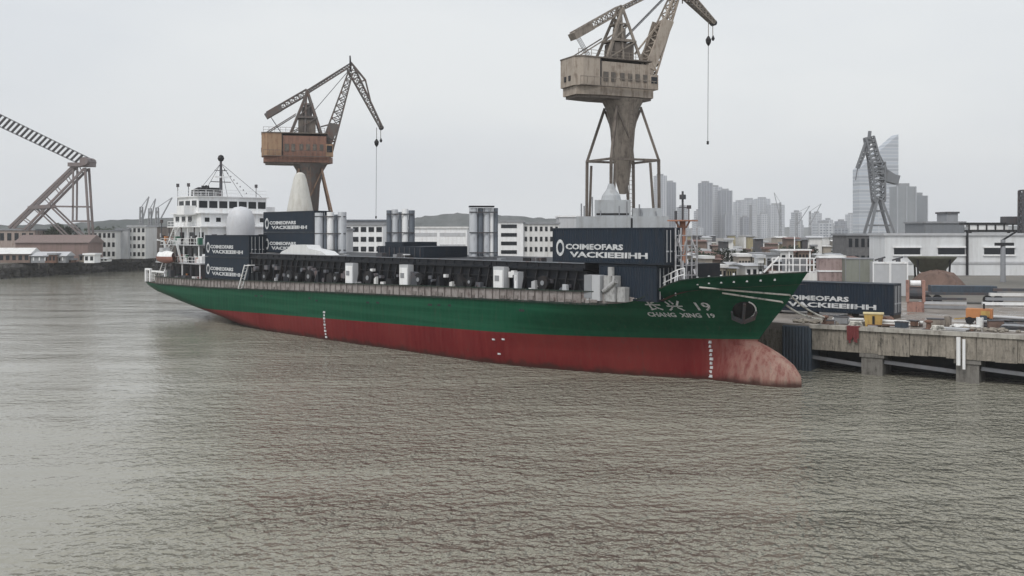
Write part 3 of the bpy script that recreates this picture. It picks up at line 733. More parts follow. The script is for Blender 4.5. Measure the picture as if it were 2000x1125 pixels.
# ------------------------------------------------------------------ containers
def container_parts(root, Lc=12.2, Hc=2.6, text=(('OIMEOFARS', .30, .56), ('VACKIEEIHH', .14, .31)), logo=True, detail=True):
    Wc = 2.44; y0 = -Wc/2
    MB().box(.08, Lc-.08, y0+.09, -y0-.06, .12, Hc-.02).build('body', navy, root)
    fr = MB()
    for x in (0, Lc-.16):
        for y in (y0, -y0-.16): fr.box(x, x+.16, y, y+.16, 0, Hc)
    for y in (y0, -y0-.12):
        fr.box(.16, Lc-.16, y, y+.12, Hc-.14, Hc); fr.box(.16, Lc-.16, y, y+.12, 0, .16)
    for x in (0, Lc-.12): fr.box(x, x+.12, y0+.16, -y0-.16, Hc-.14, Hc-.003); fr.box(x, x+.12, y0+.16, -y0-.16, 0, .16)
    fr.build('frame', navy_end, root)
    # corrugated side
    sp = MB(); n = int((Lc-.36)/.28); vs = []; x = .18
    prof = []
    for k in range(n):
        prof += [(x, .02), (x+.07, .02), (x+.14, .075), (x+.21, .075)]; x += .28
    for X, d in prof: vs += [(X, y0+d, .16), (X, y0+d, Hc-.14)]
    sp.add(vs, [(2*i, 2*i+2, 2*i+3, 2*i+1) for i in range(len(prof)-1)])
    sp.build('side_panel', navy, root)
    for k in (0, 1):
        ya = y0+.17+k*1.06; dr = MB().box(Lc-.10, Lc-.03, ya, ya+1.03, .18, Hc-.16).build('door', navy_end, root)
        lk = MB()
        for q_ in (.25, .72): lk.tube((Lc+.01, ya+q_, .2), (Lc+.01, ya+q_, Hc-.2), .03, n=6).box(Lc-.03, Lc+.05, ya+q_-.05, ya+q_+.16, 1.0, 1.12)
        lk.build('locking_bar', lgrey, dr)
    if logo:
        lg = MB(); n = 20; vs = []
        cx, cz = Lc*.075, Hc*.42
        for i in range(n):
            a = 2*math.pi*i/n
            for q_ in (1, .62): vs.append((cx+.48*q_*math.cos(a), y0+.004, cz+.72*q_*math.sin(a)))
        lg.add(vs, [(2*i, 2*i+1, (2*i+3) % (2*n), (2*i+2) % (2*n)) for i in range(n)]); lg.build('emblem', lett, root)
    rows = text
    for k, (body, zf, hf) in enumerate(rows):
        x0 = Lc*(.13 if k == 0 else .17); x1 = Lc*(.66 if k == 0 else .87)
        text_mesh(body, Hc*.21, 'lettering', lett, root, Matrix.Translation((x0, y0+.002, Hc*zf)) @ UPRIGHT, ext=.012, width=x1-x0, bold=.024)
def container(label, loc, rz, Hc=2.6, group='navy containers', Lc=12.2, text=(('COIMEOFARS', .385, 0), ('VACKIEEIIHH', .16, 0)), logo=True):
    r = thing('shipping_container', label, 'container', loc, rz, group)
    container_parts(r, Lc, Hc, text, logo); return r
container('navy container with white lettering standing alone on the hatch nearest the bow', ship_w(4.3, -5.9, HT+.08), SR, 2.95)
container('short plain navy container under the forward end of the bow container', ship_w(9.6, -5.75, 6.5), SR, 2.9, Lc=6.1, text=(), logo=False)
container('navy lettered container, lower of the two stacked in front of the bridge', ship_w(-61.7, -6.2, 5.9), SR, 2.9)
container('navy lettered container, upper of the two stacked in front of the bridge', ship_w(-61.7, -6.2, 8.83), SR, 2.9)
container('navy container on the aft end of the hatch, lower of its pair', ship_w(-50.4, -3.65, HT+.08), SR, 2.6)
container('navy container on the aft end of the hatch, upper of its pair below the crane', ship_w(-50.4, -3.65, HT+2.7), SR, 2.6)
container('blue container with white lettering on the quay beside the bow', (gx(1753, 92)-12.2*math.cos(R(-37)), 92-12.2*math.sin(R(-37)), GZ+.35), R(-37), 2.9)
bl = MB()
for k in range(4): bl.box(k*3.9+.1, k*3.9+.5, -1.1, 1.1, 0, .34)
tag(bl.build('timber_blocks', barkm, None, loc=(gx(1753, 92)-12.2*math.cos(R(-37)), 92-12.2*math.sin(R(-37)), GZ), rz=R(-37)), 'dark timber blocks laid under the blue quayside container', 'blocks')
# dark pontoons and pale tarpaulin lying on the hatch
pt = thing('pontoon_cover', 'low black pontoon covers stacked in a step on the hatch amidships', 'hatch pontoon', ship_w(-24.6, -5.2, HT+.02), SR)
MB().box(0, 8.2, 0, 6, 0, 1.15).build('lower_cover', navy_end, pt); MB().box(1.0, 4.2, .3, 5, 1.15, 1.6).build('upper_cover', navy_end, pt)
rb = MB()
for k in range(9): rb.box(.4+k*.9, .5+k*.9, -.06, -.003, .1, 1.05)
rb.build('stiffener', dgrey, pt)
tp = MB().prism([(0, 0), (10.5, 0), (9.4, .45), (6.6, .75), (6.2, 1.15), (2.6, 1.15), (2.1, .7), (.6, .35)], -.9, .9)
tag(tp.build('tarpaulin_cover', tarp, None, loc=ship_w(-42.6, -6.1, HT+.03), rz=SR), 'pale sheeted cargo lying low on the hatch at the foot of the aft upright tubes', 'tarpaulin')

# upright bundles of steel tubes on the hatch
def tube_bundle(label, t, off, cols, H_, cap):
    r = thing('tube_bundle', label, 'tube bundle', ship_w(t, off, HT+.03), SR-R(0), 'upright bundles of grey tubes on the hatch')
    n = len(cols)
    for k, (rad, mt_, dz) in enumerate(cols):
        # tubes stand side by side across the line of sight
        x = sum(c[0]*2 for c in cols[:k])*1.03+rad-sum(c[0] for c in cols)
        ca, sa = math.cos(-SR+R(8)), math.sin(-SR+R(8)); 
        X, Y = x*ca, x*sa
        MB().lathe([(rad, .1), (rad, H_+dz), (rad*.86, H_+dz+.002), (rad*.86, H_+dz-.4)], X, Y, 18).build('tube', mt_, r, True)
        flat_smooth([o for o in bpy.data.objects if o.parent == r][-1], 40)
        MB().lathe([(rad*.8, .1), (rad*.8, H_*.9)], X-.9*sa*1.1, Y+.9*ca*1.1, 14).build('tube', silver_d, r)
    W = sum(c[0] for c in cols)
    ca, sa = math.cos(-SR+R(8)), math.sin(-SR+R(8))
    for z in (.5, H_*.5, H_-.45):
        MB().bar((-W*ca+.45*sa, -W*sa-.45*ca, z), (W*ca+.45*sa, W*sa-.45*ca, z), .1, .12).build('binding_strap', dgrey, r)
    if cap: MB().bar((-W*ca, -W*sa, H_+.15), (W*ca*.75, W*sa*.75, H_+.15), 1.2, .16).build('cap', black, r)
    return r
tube_bundle('aft bundle of upright pale tubes with a dark gap, next to the aft containers', -37.2, -3.2, [(.50, silver, 0), (.2, silver_d, -.3), (.42, white, .1), (.22, silver_d, -.2), (.52, silver, .1)], 5.0, False)
tube_bundle('middle bundle of upright grey tubes left of the black pontoon covers', -27.4, 0, [(.30, silver_d, 0), (.36, silver, .1), (.2, silver_d, -.2), (.38, white, .15), (.36, silver_d, 0)], 5.2, False)
tube_bundle('foremost bundle of upright grey tubes with a flat black cap, right of the pontoon covers', -12.9, 0, [(.45, silver, 0), (.28, silver_d, 0), (.34, silver, 0), (.2, white, 0), (.22, silver_d, 0)], 5.2, True)

# ------------------------------------------------------------------ portal slewing cranes
def portal_crane(label, X, Y, zh, yaw, base_w, house_mat, steel, jib_mat, leg_mat, s=1.0, group=None, beam=None, flip=1, column=True, hook_drop=9, tip=(12.0, 6.3), pk=(6.8, 16.6), front=None, tw=None, plate=.32):
    """zh = height of the underside of the machine house above the quay"""
    r = thing('portal_crane', label, 'crane', (X, Y, GZ), yaw, group)
    hw = base_w/2; zb = beam if beam else zh*.72; tw = tw or base_w*.20
    # portal legs: upright below the ring beam, leaning in above it
    for sx in (-1, 1):
        for sy in (-1, 1):
            m = MB(); m.bar((sx*hw, sy*hw*.8, 0), (sx*hw*.96, sy*hw*.8, zb), .32*s, .32*s)
            m.bar((sx*hw*.96, sy*hw*.8, zb), (sx*tw*1.2, sy*tw, zh-1.2), .34*s, .34*s)
            m.build('leg', leg_mat, r)
    rb = MB()
    for sy in (-1, 1):
        rb.bar((-hw, sy*hw*.8, zb), (hw, sy*hw*.8, zb), .26*s, .3*s); rb.bar((-hw, sy*hw*.8, 1.0), (hw, sy*hw*.8, 1.0), .7*s, .9*s)
        rb.bar((sy*hw*.96, -hw*.8, zb), (sy*hw*.96, hw*.8, zb), .26*s, .3*s)
        rb.bar((-hw*.8, sy*hw*.78, zb-.5), (-hw*.96, sy*hw*.8, 1.2), .26*s); rb.bar((hw*.62, sy*hw*.78, zb-.3), (hw*.98, sy*hw*.8, 1.2), .26*s)
        rb.bar((-tw*1.2, sy*tw, zh-1.5), (0, sy*tw*1.05, zb+(zh-zb)*.35), .22*s); rb.bar((tw*1.2, sy*tw, zh-1.5), (0, sy*tw*1.05, zb+(zh-zb)*.35), .22*s)
    rb.build('ring_beam', leg_mat, r)
    if column:
        prof = [(tw*.28, zb-4.6*s), (tw*.58, zb-3.0*s), (tw*.80, zb-.1), (tw*.88, zb+.1), (tw*1.08, zh-3.8), (tw*1.45, zh-1.4), (tw*1.85, zh-.35)]
        flat_smooth(MB().lathe(prof, 0, 0, 20).build('column', steel, r), 30)
    c = math.cos(abs(yaw) if abs(yaw) < 1.4 else math.pi-abs(yaw)); k = s/c*flip
    def X_(x): return x*k
    z0 = zh
    # slewing platform and machine house
    hs = MB(); W = 2.6*s
    xs = [X_(-7.9), X_(3.4)]
    MB().slab([(X_(-7.6), -W*.7), (X_(-7.6), W*.7), (X_(-4.5), W), (X_(3.0), W), (X_(3.8), 0), (X_(3.0), -W), (X_(-4.5), -W)], z0-.2, z0+.75).build('slewing_platform', house_mat if not front else front, r)
    sk = MB().slab([(X_(-7.3), -W*.62), (X_(-7.3), W*.62), (X_(-4.2), W*.9), (X_(2.8), W*.9), (X_(2.8), -W*.9), (X_(-4.2), -W*.9)], z0-.5, z0-.21).lathe([(tw*1.25, z0-2.0), (W*.95, z0-.55), (W*.97, z0-.5)], 0, 0, 16); sk.build('turntable', tan_dark, r)
    ch = MB().slab([(X_(-7.9), -W*.72), (X_(-7.9), W*.72), (X_(-7.0), W), (X_(-4.6), W), (X_(-4.6), -W), (X_(-7.0), -W)], z0+.78, z0+4.7*s)
    hse = ch.build('machine_house', house_mat, r)
    MB().slab([(X_(-4.55), -W*.98), (X_(-4.55), W*.98), (X_(2.6), W*.98), (X_(2.6), -W*.98)], z0+.78, z0+4.3*s).build('house_front', front or house_mat, hse)
    MB().slab([(X_(-7.95), -W*.75), (X_(-7.95), W*.75), (X_(-7.0), W*1.04), (X_(2.8), W*1.04), (X_(2.8), -W*1.04), (X_(-7.0), -W*1.04)], z0+4.7*s, z0+4.86*s).build('roof', tan_dark, hse)
    for (x0, x1, zz0, zz1) in ((-4.2, -3.5, 1.6, 2.9), (-3.1, -2.5, 1.6, 2.9), (-1.8, -1.2, 1.9, 2.9), (-.7, -.1, 1.9, 2.9), (.4, 1.0, 1.9, 2.9), (1.5, 2.1, 1.9, 2.9)):
        xa, xb = sorted((X_(x0), X_(x1))); MB().box(xa, xb, -W-.03, -W*.97, z0+zz0*s, z0+zz1*s).build('window', paint('dusty_pane', (.10, .09, .08), .4, (.25, .2, .16), .7, .9), hse)
    xa, xb = sorted((X_(-4.66), X_(-4.5))); MB().box(xa, xb, -W-.06, -W+.2, z0+.8, z0+4.6*s).build('corner_strip', black, hse)
    for yy in (-.9, .3):
        xa, xb = sorted((X_(-7.97), X_(-7.9))); MB().box(xa, xb, yy*s, (yy+.5)*s, z0+1.6*s, z0+2.3*s).build('vent', black, hse)
    wk = MB()
    for i in range(12):
        xx = X_(-7.6+i*.95); wk.bar((xx, -W-.35, z0+.75), (xx, -W-.35, z0+1.7), .05)
    wk.bar((X_(-7.6), -W-.35, z0+1.7), (X_(3.2), -W-.35, z0+1.7), .06).bar((X_(-7.6), -W-.35, z0+.75), (X_(3.2), -W-.35, z0+.75), .4, .08)
    wk.build('walkway', steel, r)
    # A-frame
    af = MB(); T = (X_(-.4), z0+12.2*s)
    for sy in (-1, 1):
        y1, y2 = sy*1.7*s, sy*.7*s
        af.bar((X_(2.0), y1, z0+4.3*s), (T[0], y2, T[1]), .34*s); af.bar((X_(-3.2), y1, z0+4.8*s), (T[0], y2, T[1]), .38*s)
        af.bar((X_(-.9), y1, z0+4.8*s), (T[0]-.2, y2, T[1]-1), .28*s)
        af.bar((X_(-2.1), y1*.85, z0+7.6*s), (X_(1.1), y1*.85, z0+7.6*s), .26*s); af.bar((X_(-1.3), y1*.6, z0+10*s), (X_(.4), y1*.6, z0+10*s), .22*s)
        af.bar((X_(-3.0), y1, z0+5*s), (X_(1.1), y1*.85, z0+7.6*s), .16*s); af.bar((X_(-2.1), y1*.85, z0+7.6*s), (X_(.4), y1*.6, z0+10*s), .16*s)
        af.bar((X_(-7.2), sy*1.5*s, z0+4.8*s), (X_(-2.3), y1*.8, z0+8.2*s), .16*s)
    for z, x0, hw_ in ((7.6, -2.1, 1.45), (7.6, 1.1, 1.45), (10, -1.3, 1.0), (10, .4, 1.0), (12.2, -.4, .9)): af.bar((X_(x0), -hw_*s, z0+z*s), (X_(x0), hw_*s, z0+z*s), .25*s)
    xa, xb = sorted((X_(-1.9), X_(.9)))
    fa = af.build('a_frame', steel, r)
    MB().box(xa, xb, -1.3*s, 1.3*s, z0+4.9*s, z0+7.3*s).build('winch_house', tan_dark, fa)
    MB().box(xa, xb, -1.5*s, 1.5*s, z0+7.75*s, z0+7.85*s).lathe([(.9*s, z0+7.9*s), (.9*s, z0+9.4*s), (.5*s, z0+9.7*s)], (xa+xb)/2, 0, 12).build('sheave_platform', steel, fa)
    # counterweight lever
    cl = MB(); E = (X_(-6.9), z0+8.0*s)
    cl.truss((E[0], 0, E[1]), (T[0], 0, T[1]), .9*s, .9*s, 9, .12*s, wy=(1.6*s, 1.4*s))
    cl.build('counterweight_lever', steel, r)
    MB().bar((X_(-7.2), 0, z0+7.7*s), (X_(-4.7), 0, z0+9.3*s), 1.7*s, .95*s).build('counterweight', steel, r)
    # jib
    Ft = (X_(2.6), z0+1.8*s); Pk = (X_(pk[0]), z0+pk[1]*s)
    jb = MB(); jb.truss((Ft[0], 0, Ft[1]), (Pk[0]-.1*k, 0, Pk[1]-1.0*s), 2.2*s, .8*s, 12, .14*s, wy=(3.0*s, 1.1*s))
    mid = (Ft[0]+(Pk[0]-Ft[0])*plate, Ft[1]+(Pk[1]-Ft[1])*plate)
    jb.bar((X_(1.8), 0, z0+6.2*s), (mid[0]-.3*k, 0, mid[1]+.2), .22*s)
    jo = jb.build('jib', jib_mat, r)
    for sy in (-1, 1):
        MB().prism([(Ft[0]-.5*k, Ft[1]), (Ft[0]+.5*k, Ft[1]), (mid[0]+.95*k*.9, mid[1]), (mid[0]-.95*k*.9, mid[1]+.3)], sy*1.25*s-.06, sy*1.25*s+.06).build('side_plate', jib_mat, jo)
    MB().truss((T[0], 0, T[1]), (Pk[0], 0, Pk[1]+.6*s), .5*s, .5*s, 16, .09*s, wy=(1.1*s, .8*s)).build('tie_bar', steel, r)
    cb2 = MB()
    for yy in (-.5, -.15, .2, .5):
        cb2.tube((X_(-.6), yy*s, z0+7.3*s), (Pk[0], yy*s, Pk[1]), .035, n=5); cb2.tube((T[0], yy*s, T[1]), (Pk[0], yy*s, Pk[1]+.9*s), .035, n=5)
        cb2.tube((E[0]+.3*k, yy*s, E[1]), (X_(-4.6), yy*s, z0+4.8*s), .035, n=5)
    cb2.build('wire_rope', dgrey, r)
    hr = MB()
    for i in range(12):
        xx = X_(-7.6+i*.9); hr.bar((xx, -W*.95, z0+4.8*s), (xx, -W*.95, z0+5.7*s), .05)
    hr.bar((X_(-7.6), -W*.95, z0+5.7*s), (X_(2.4), -W*.95, z0+5.7*s), .05).bar((X_(-7.6), -W*.95, z0+5.25*s), (X_(2.4), -W*.95, z0+5.25*s), .04)
    hr.build('handrail', steel, hse)
    ld = MB()
    for yy in (-.25, .25): ld.bar((-tw*.2+yy, -tw*1.5, 1), (-tw*.2+yy, -tw*1.75, zh-1), .07)
    for i in range(int((zh-2)/.5)): ld.bar((-tw*.2-.25, -tw*1.5-.01*i, 1+i*.5), (-tw*.2+.25, -tw*1.5-.01*i, 1+i*.5), .05)
    ld.build('ladder', leg_mat, r)
    cbn = MB(); xa, xb = sorted((X_(2.5), X_(3.7))); cbn.box(xa, xb, -W*1.02, -W*.3, z0+.8, z0+3.0*s)
    cab = cbn.build('cab', house_mat, r); MB().box(xb-.02, xb+.03, -W*.95, -W*.4, z0+1.5, z0+2.7*s).box(xa+.15, xb-.15, -W*1.02-.03, -W*1.0, z0+1.5, z0+2.7*s).build('cab_window', glass, cab)
    # fly jib
    Tp = (X_(tip[0]), z0+tip[1]*s)
    fj = MB(); fj.truss((Pk[0], 0, Pk[1]), (Tp[0], 0, Tp[1]), 1.3*s, .5*s, 12, .13*s, wy=(1.2*s, .6*s))
    K = (X_(9.3), z0+14.6*s+(tip[1]-6.3)*.4); K2 = (X_(10.2), z0+10.8*s+(tip[1]-6.3)*.7)
    for sy in (-.5, .5):
        fj.bar((Pk[0]+.05*k, sy*s, Pk[1]+1.0*s), (K[0], sy*s, K[1]), .17*s); fj.bar((K[0], sy*s, K[1]), (K2[0], sy*.8*s, K2[1]), .15*s); fj.bar((K2[0], sy*.8*s, K2[1]), (Tp[0], sy*.5*s, Tp[1]+.2), .17*s)
        fj.bar((K[0], sy*s, K[1]), (Pk[0]+1.2*k, sy*s, Pk[1]-2.4*s), .12*s)
    fo = fj.build('fly_jib', steel, r)
    MB().tube((Pk[0], 0, Pk[1]-.6*s), (Pk[0]-.1*k, 0, Pk[1]+2.2*s), .22*s, .12*s).build('peak_post', black, fo)
    MB().tube((Tp[0], -.35*s, Tp[1]), (Tp[0], .35*s, Tp[1]), .42*s, n=14).build('sheave', black, fo)
    # hooks and ropes
    hk = MB(); hx = X_(tip[0]-.8)
    for (xx, dz) in ((tip[0]-.8, 2.2), (tip[0]-.1, 1.9)):
        hk.tube((X_(xx), 0, Tp[1]), (X_(xx), 0, Tp[1]-dz*s), .05, n=6)
    ho = hk.build('hoist_rope', steel, r)
    MB().lathe([(.08, Tp[1]-3.4*s), (.34*s, Tp[1]-3.0*s), (.42*s, Tp[1]-2.5*s), (.1, Tp[1]-2.0*s)], hx, 0, 10).build('hook_block', black, ho)
    MB().lathe([(.08, Tp[1]-2.6*s), (.26*s, Tp[1]-2.3*s), (.05, Tp[1]-1.8*s)], X_(tip[0]-.05), 0, 10).build('hook_block', black, ho)
    MB().tube((hx-.02, 0, Tp[1]-3.3*s), (hx-.1, 0, Tp[1]-hook_drop), .035, n=6).build('load_rope', dgrey, ho)
    MB().tube((hx-.1, 0, Tp[1]-hook_drop), (hx-.1, 0, Tp[1]-hook_drop-.4), .14, n=8).build('hook', black, ho)
    return r
RAIL = (19.65, 107.2)
portal_crane('tall weathered tan portal crane behind the bow container, cut by the top edge', 12.9, 114.7, 23.8, R(26), 6.7, tan, tan_mid, tan, tan_dark, .84, beam=16.4, hook_drop=14.5, tip=(14.0, 11.8), pk=(8.2, 16.6), plate=.62)
portal_crane('orange and tan portal crane rising behind the aft hatch containers', -33.7, 164, 19.8, R(14), 7.4, orange, crane_grey, crane_grey, paint('brown_tan_leg', (.24, .16, .115), .75, (.06, .04, .03), .9, .6), .96, beam=11, hook_drop=15, tw=1.55, front=paint('red_brown_house', (.24, .13, .095), .65, (.10, .06, .05), .8, .5))
Zd = 330
dc = thing('lattice_crane', 'distant grey lattice crane in front of the tall slant-topped tower', 'crane', (gx(1715, Zd), Zd, GZ))
def pd(px, py, dy=0): return (gx(px, Zd)-gx(1715, Zd), dy, gz(py, Zd)-GZ)
dcm = paint('hazy_crane_steel', (.19, .20, .215), .7)
for (xa, xb) in ((1711, 1688), (1719, 1748)):
    for dy in (-3, 3): MB().bar(pd(xa, 388, dy*.4), pd(xb, 476, dy), .8).build('leg', dcm, dc)
MB().bar(pd(1693, 440), pd(1742, 440), .5).bar(pd(1700, 412), pd(1730, 412), .5).build('ring_beam', dcm, dc)
MB().truss(pd(1716, 395), pd(1712, 318), 3.2, 4.2, 7, .35).build('mast', dcm, dc)
MB().truss(pd(1714, 345), pd(1697, 268), 3.4, 2.6, 9, .32).bar(pd(1697, 275), pd(1699, 256), .9).build('jib', dcm, dc)
MB().truss(pd(1697, 272), pd(1675, 328), 1.4, .8, 8, .25).bar(pd(1675, 328), pd(1671, 352), .3).build('fly_jib', dcm, dc)
MB().bar(pd(1722, 344), pd(1753, 352), 3.2, 3.0).bar(pd(1730, 332), pd(1752, 346), .8).build('counterweight', dcm, dc)
MB().bar(pd(1697, 262), pd(1732, 330), .35).bar(pd(1712, 320), pd(1740, 338), .5).build('tie_bar', dcm, dc)
# white conical hopper beside the orange crane, grey machinery blocks beside the tan one
Zc = 156
hp = thing('conical_hopper', 'pale conical hopper standing in front of the orange crane legs', 'hopper', (gx(586, Zc), Zc, GZ))
flat_smooth(MB().lathe([(2.1, 9.8), (2.1, 11.2), (1.9, 12.4), (1.45, 14.6), (1.0, 16.6), (.75, 17.3), (.3, 17.6)], 0, 0, 22).build('cone', paint('pale_hopper', (.60, .59, .55), .6, (.3, .27, .22), .6), hp), 30)
MB().lathe([(2.0, 9.4), (2.05, 10.1)], 0, 0, 22).build('rim', mgrey, hp)
for a in range(6): MB().bar((1.8*math.cos(a*1.05), 1.8*math.sin(a*1.05), 0), (1.8*math.cos(a*1.05), 1.8*math.sin(a*1.05), 9.5), .3).build('leg', mgrey, hp)
Zm = 108
ms = thing('machinery_block', 'stepped pale grey machinery block at the foot of the tan crane', 'machinery', (gx(1215, Zm), Zm, GZ), R(-5))
gm = paint('machinery_grey', (.42, .44, .46), .6, (.2, .19, .18), .6)
MB().box(-5, 5, -1.5, 1.8, 0, 9.8).build('base_housing', gm, ms)
MB().box(-3.0, .9, -1.2, 1.4, 9.8, 11.6).build('upper_housing', gm, ms); MB().box(1.1, 4.2, -1.0, 1.4, 9.8, 10.7).build('side_housing', gm, ms)
MB().lathe([(1.1, 11.6), (1.0, 12.1), (.5, 12.8), (.3, 13.4)], -1.2, 0, 14).build('vent_cone', gm, ms)
MB().box(-2.8, .7, -1.25, -1.201, 9.95, 10.15).box(.9, 1.1, -1.55, -1.501, 7, 9.6).build('dark_seam', black, ms)
random.seed(9)
for k in range(9): x_ = random.uniform(-4.5, 4.5); MB().tube((x_, -1.2, 9.8), (x_, -1.2, random.uniform(10.2, 12.2)), .08, n=6).build('pipe', mgrey, ms)

# ------------------------------------------------------------------ floating-crane frame at far left
Zl = 285
lc = thing('derrick_crane', 'huge derrick crane with a ladder-like boom reaching down from the left edge', 'derrick crane', (gx(120, Zl), Zl, GZ))
def pl(px, py, dy=0): return (gx(px, Zl)-gx(120, Zl), dy, gz(py, Zl)-GZ)
dst = paint('dusky_steel', (.20, .175, .175), .7, RUST, .4)
m = MB(); A_, B_ = Vector(pl(-120, 178)), Vector(pl(172, 318)); dd = (B_-A_).normalized(); uu = Vector((-dd.z, 0, dd.x))
for dy in (-.8, .8):
    for q_ in (-1.8, 1.8): m.bar(A_+uu*q_+Vector((0, dy, 0)), B_+uu*q_*.75+Vector((0, dy, 0)), .12)
for i in range(34):
    p = A_.lerp(B_, i/33); k_ = 1.8-.45*i/33
    m.bar(p-uu*k_-dd*.5, p+uu*k_+dd*.5, .55, .5)
m.build('boom', paint('dark_boom_steel', (.045, .045, .05), .6), lc)
m = MB()
for dy in (-1.3, 1.3):
    m.bar(pl(150, 322, dy), pl(22, 445, dy), .6, .7); m.bar(pl(168, 330, dy), pl(52, 448, dy), .5, .6)
    for k in range(7):
        t = k/6; m.bar(pl(150-128*t, 322+123*t, dy), pl(168-116*min(1, t+.08), 330+118*min(1, t+.08), dy), .22)
m.build('back_stay', dst, lc)
m = MB()
for dy in (-1.3, 1.3):
    m.bar(pl(147, 328, dy), pl(146, 430, dy), .42); m.bar(pl(170, 328, dy), pl(181, 505, dy), .55)
    m.bar(pl(96, 403, dy), pl(176, 404, dy), .42); m.bar(pl(75, 408, dy), pl(140, 470, dy), .35); m.bar(pl(103, 404, dy), pl(170, 468, dy), .42)
    m.bar(pl(144, 432, dy), pl(178, 432, dy), .5); m.bar(pl(60, 406, dy), pl(104, 403, dy), 1.1, 1.0)
m.bar(pl(147, 404, -1.3), pl(147, 404, 1.3), .4); m.bar(pl(172, 404, -1.3), pl(172, 404, 1.3), .4)
m.build('tower_frame', dst, lc)
m = MB().bar(pl(138, 322, 0), pl(182, 322, 0), 4, 1.1).tube(pl(172, 316, -3), pl(172, 316, 3), 1.2)
m.build('head_platform', dst, lc)

# ------------------------------------------------------------------ buildings
def building(label, px0, px1, ytop, Z, d=14, mat=offwhite, floors=0, cols=0, roof='flat', roof_mat=mgrey, rz=0, group=None, name='building', cat='building', wm=None, wh=.5, ww=.55, base=GZ):
    x0, x1 = gx(px0, Z), gx(px1, Z); h = gz(ytop, Z)-base; w_ = x1-x0
    r = thing(name, label, cat, ((x0+x1)/2, Z, base), rz, group)
    hw = w_/2
    MB().box(-hw, hw, 0, d, 0, h).build('wall', mat, r)
    if roof == 'flat': MB().box(-hw-.3, hw+.3, -.3, d+.3, h, h+.45).build('roof', roof_mat, r)
    elif roof == 'gable':
        rh = min(2.2, w_*.12)
        MB().add([(-hw-.4,-.5,h),(hw+.4,-.5,h),(hw+.4,d/2,h+rh),(-hw-.4,d/2,h+rh),(-hw-.4,d+.5,h),(hw+.4,d+.5,h)], [(0,1,2,3),(3,2,5,4),(0,3,4),(1,5,2)]).build('roof', roof_mat, r)
    elif roof == 'none': pass
    if floors:
        proto = None
        for f in range(floors):
            for c in range(cols):
                fw = w_/cols; fh = h/floors
                if proto is None:
                    proto = MB().box(-fw*ww/2, fw*ww/2, -.08, .05, 0, fh*wh).build('window', wm or glass, r); o = proto
                else:
                    o = proto.copy(); COL.objects.link(o); o.parent = r
                o.location = (-hw+fw*(c+.5), 0, fh*(f+.32))
    return r
# left bank
building('long low shed with a faded red roof under the derrick crane', 30, 172, 474, 276, 10, pink, 0, 0, 'gable', paint('faded_red_roof_b', (.23, .175, .165), .8, (.12, .11, .10), .95, .7), name='shed', cat='shed')
building('tall pinkish workshop at the left edge behind the derrick crane', -60, 68, 450, 292, 14, paint('pinkish_wall', (.38, .32, .29), .85, (.2, .13, .11), .9, .4), 2, 9, 'flat', mgrey, name='workshop', cat='workshop')
building('narrow white two-storey house just right of the derrick crane', 173, 226, 452, 300, 10, offwhite, 3, 6, 'flat', mgrey, name='office_building', cat='office')
building('plain windowless white block between the two windowed houses on the left bank', 226, 250, 449, 304, 10, lgrey, 0, 0, 'flat', mgrey)
building('white house with a dark stair gap left of the ship stern', 250, 284, 443, 306, 10, offwhite, 4, 4, 'flat', lgrey, name='office_building', cat='office')
building('dark brown warehouse just behind the ship stern', 290, 420, 443, 322, 14, paint('brown_wall', (.15, .13, .12), .9, (.07, .06, .05), .8, .2), 2, 8, 'flat', mgrey, name='warehouse', cat='warehouse', wm=lgrey, ww=.25, wh=.25)
building('small white hut at the waterside below the derrick crane', 164, 184, 498, 262, 4, white, 1, 2, 'flat', white, name='hut', cat='hut')
building('low grey quayside store left of the white hut', 60, 128, 500, 264, 5, mgrey, 1, 6, 'gable', lgrey, name='store', cat='store', wm=white, ww=.2)
building('long low brick-pink store at the water edge on the far left', -40, 58, 496, 264, 6, paint('brick_pink', (.24, .18, .155), .9, (.12, .08, .07), .9, .4), 1, 8, 'gable', offwhite, name='store', cat='store')
random.seed(19)
LB = []
for k in range(26):
    p_ = random.uniform(-30, 330); i = random.randrange(4)
    LB.append((p_, i))
LB.sort(); cnt = {}
for p_, i in LB:
    nm_ = ('white', 'grey', 'rust brown', 'tan')[i]; cnt[nm_] = cnt.get(nm_, 0)+1
    ordn = 'first second third fourth fifth sixth seventh eighth ninth tenth eleventh twelfth thirteenth'.split()[cnt[nm_]-1]
    Zb = 258+abs(p_-90)*.1+random.uniform(3, 9) if p_ < 200 else 334
    building('tiny %s dock shed on the left bank edge, %s such from the left' % (nm_, ordn), p_, p_+random.uniform(5, 18), random.uniform(497, 508) if p_ < 200 else random.uniform(484, 494), Zb, 3, (white, mgrey, rustm, tan_mid)[i], 1, 2, random.choice(('flat', 'gable')), (lgrey, white, mgrey, dgrey)[i], group='tiny dock sheds on the left bank', name='dock_shed', cat='shed')
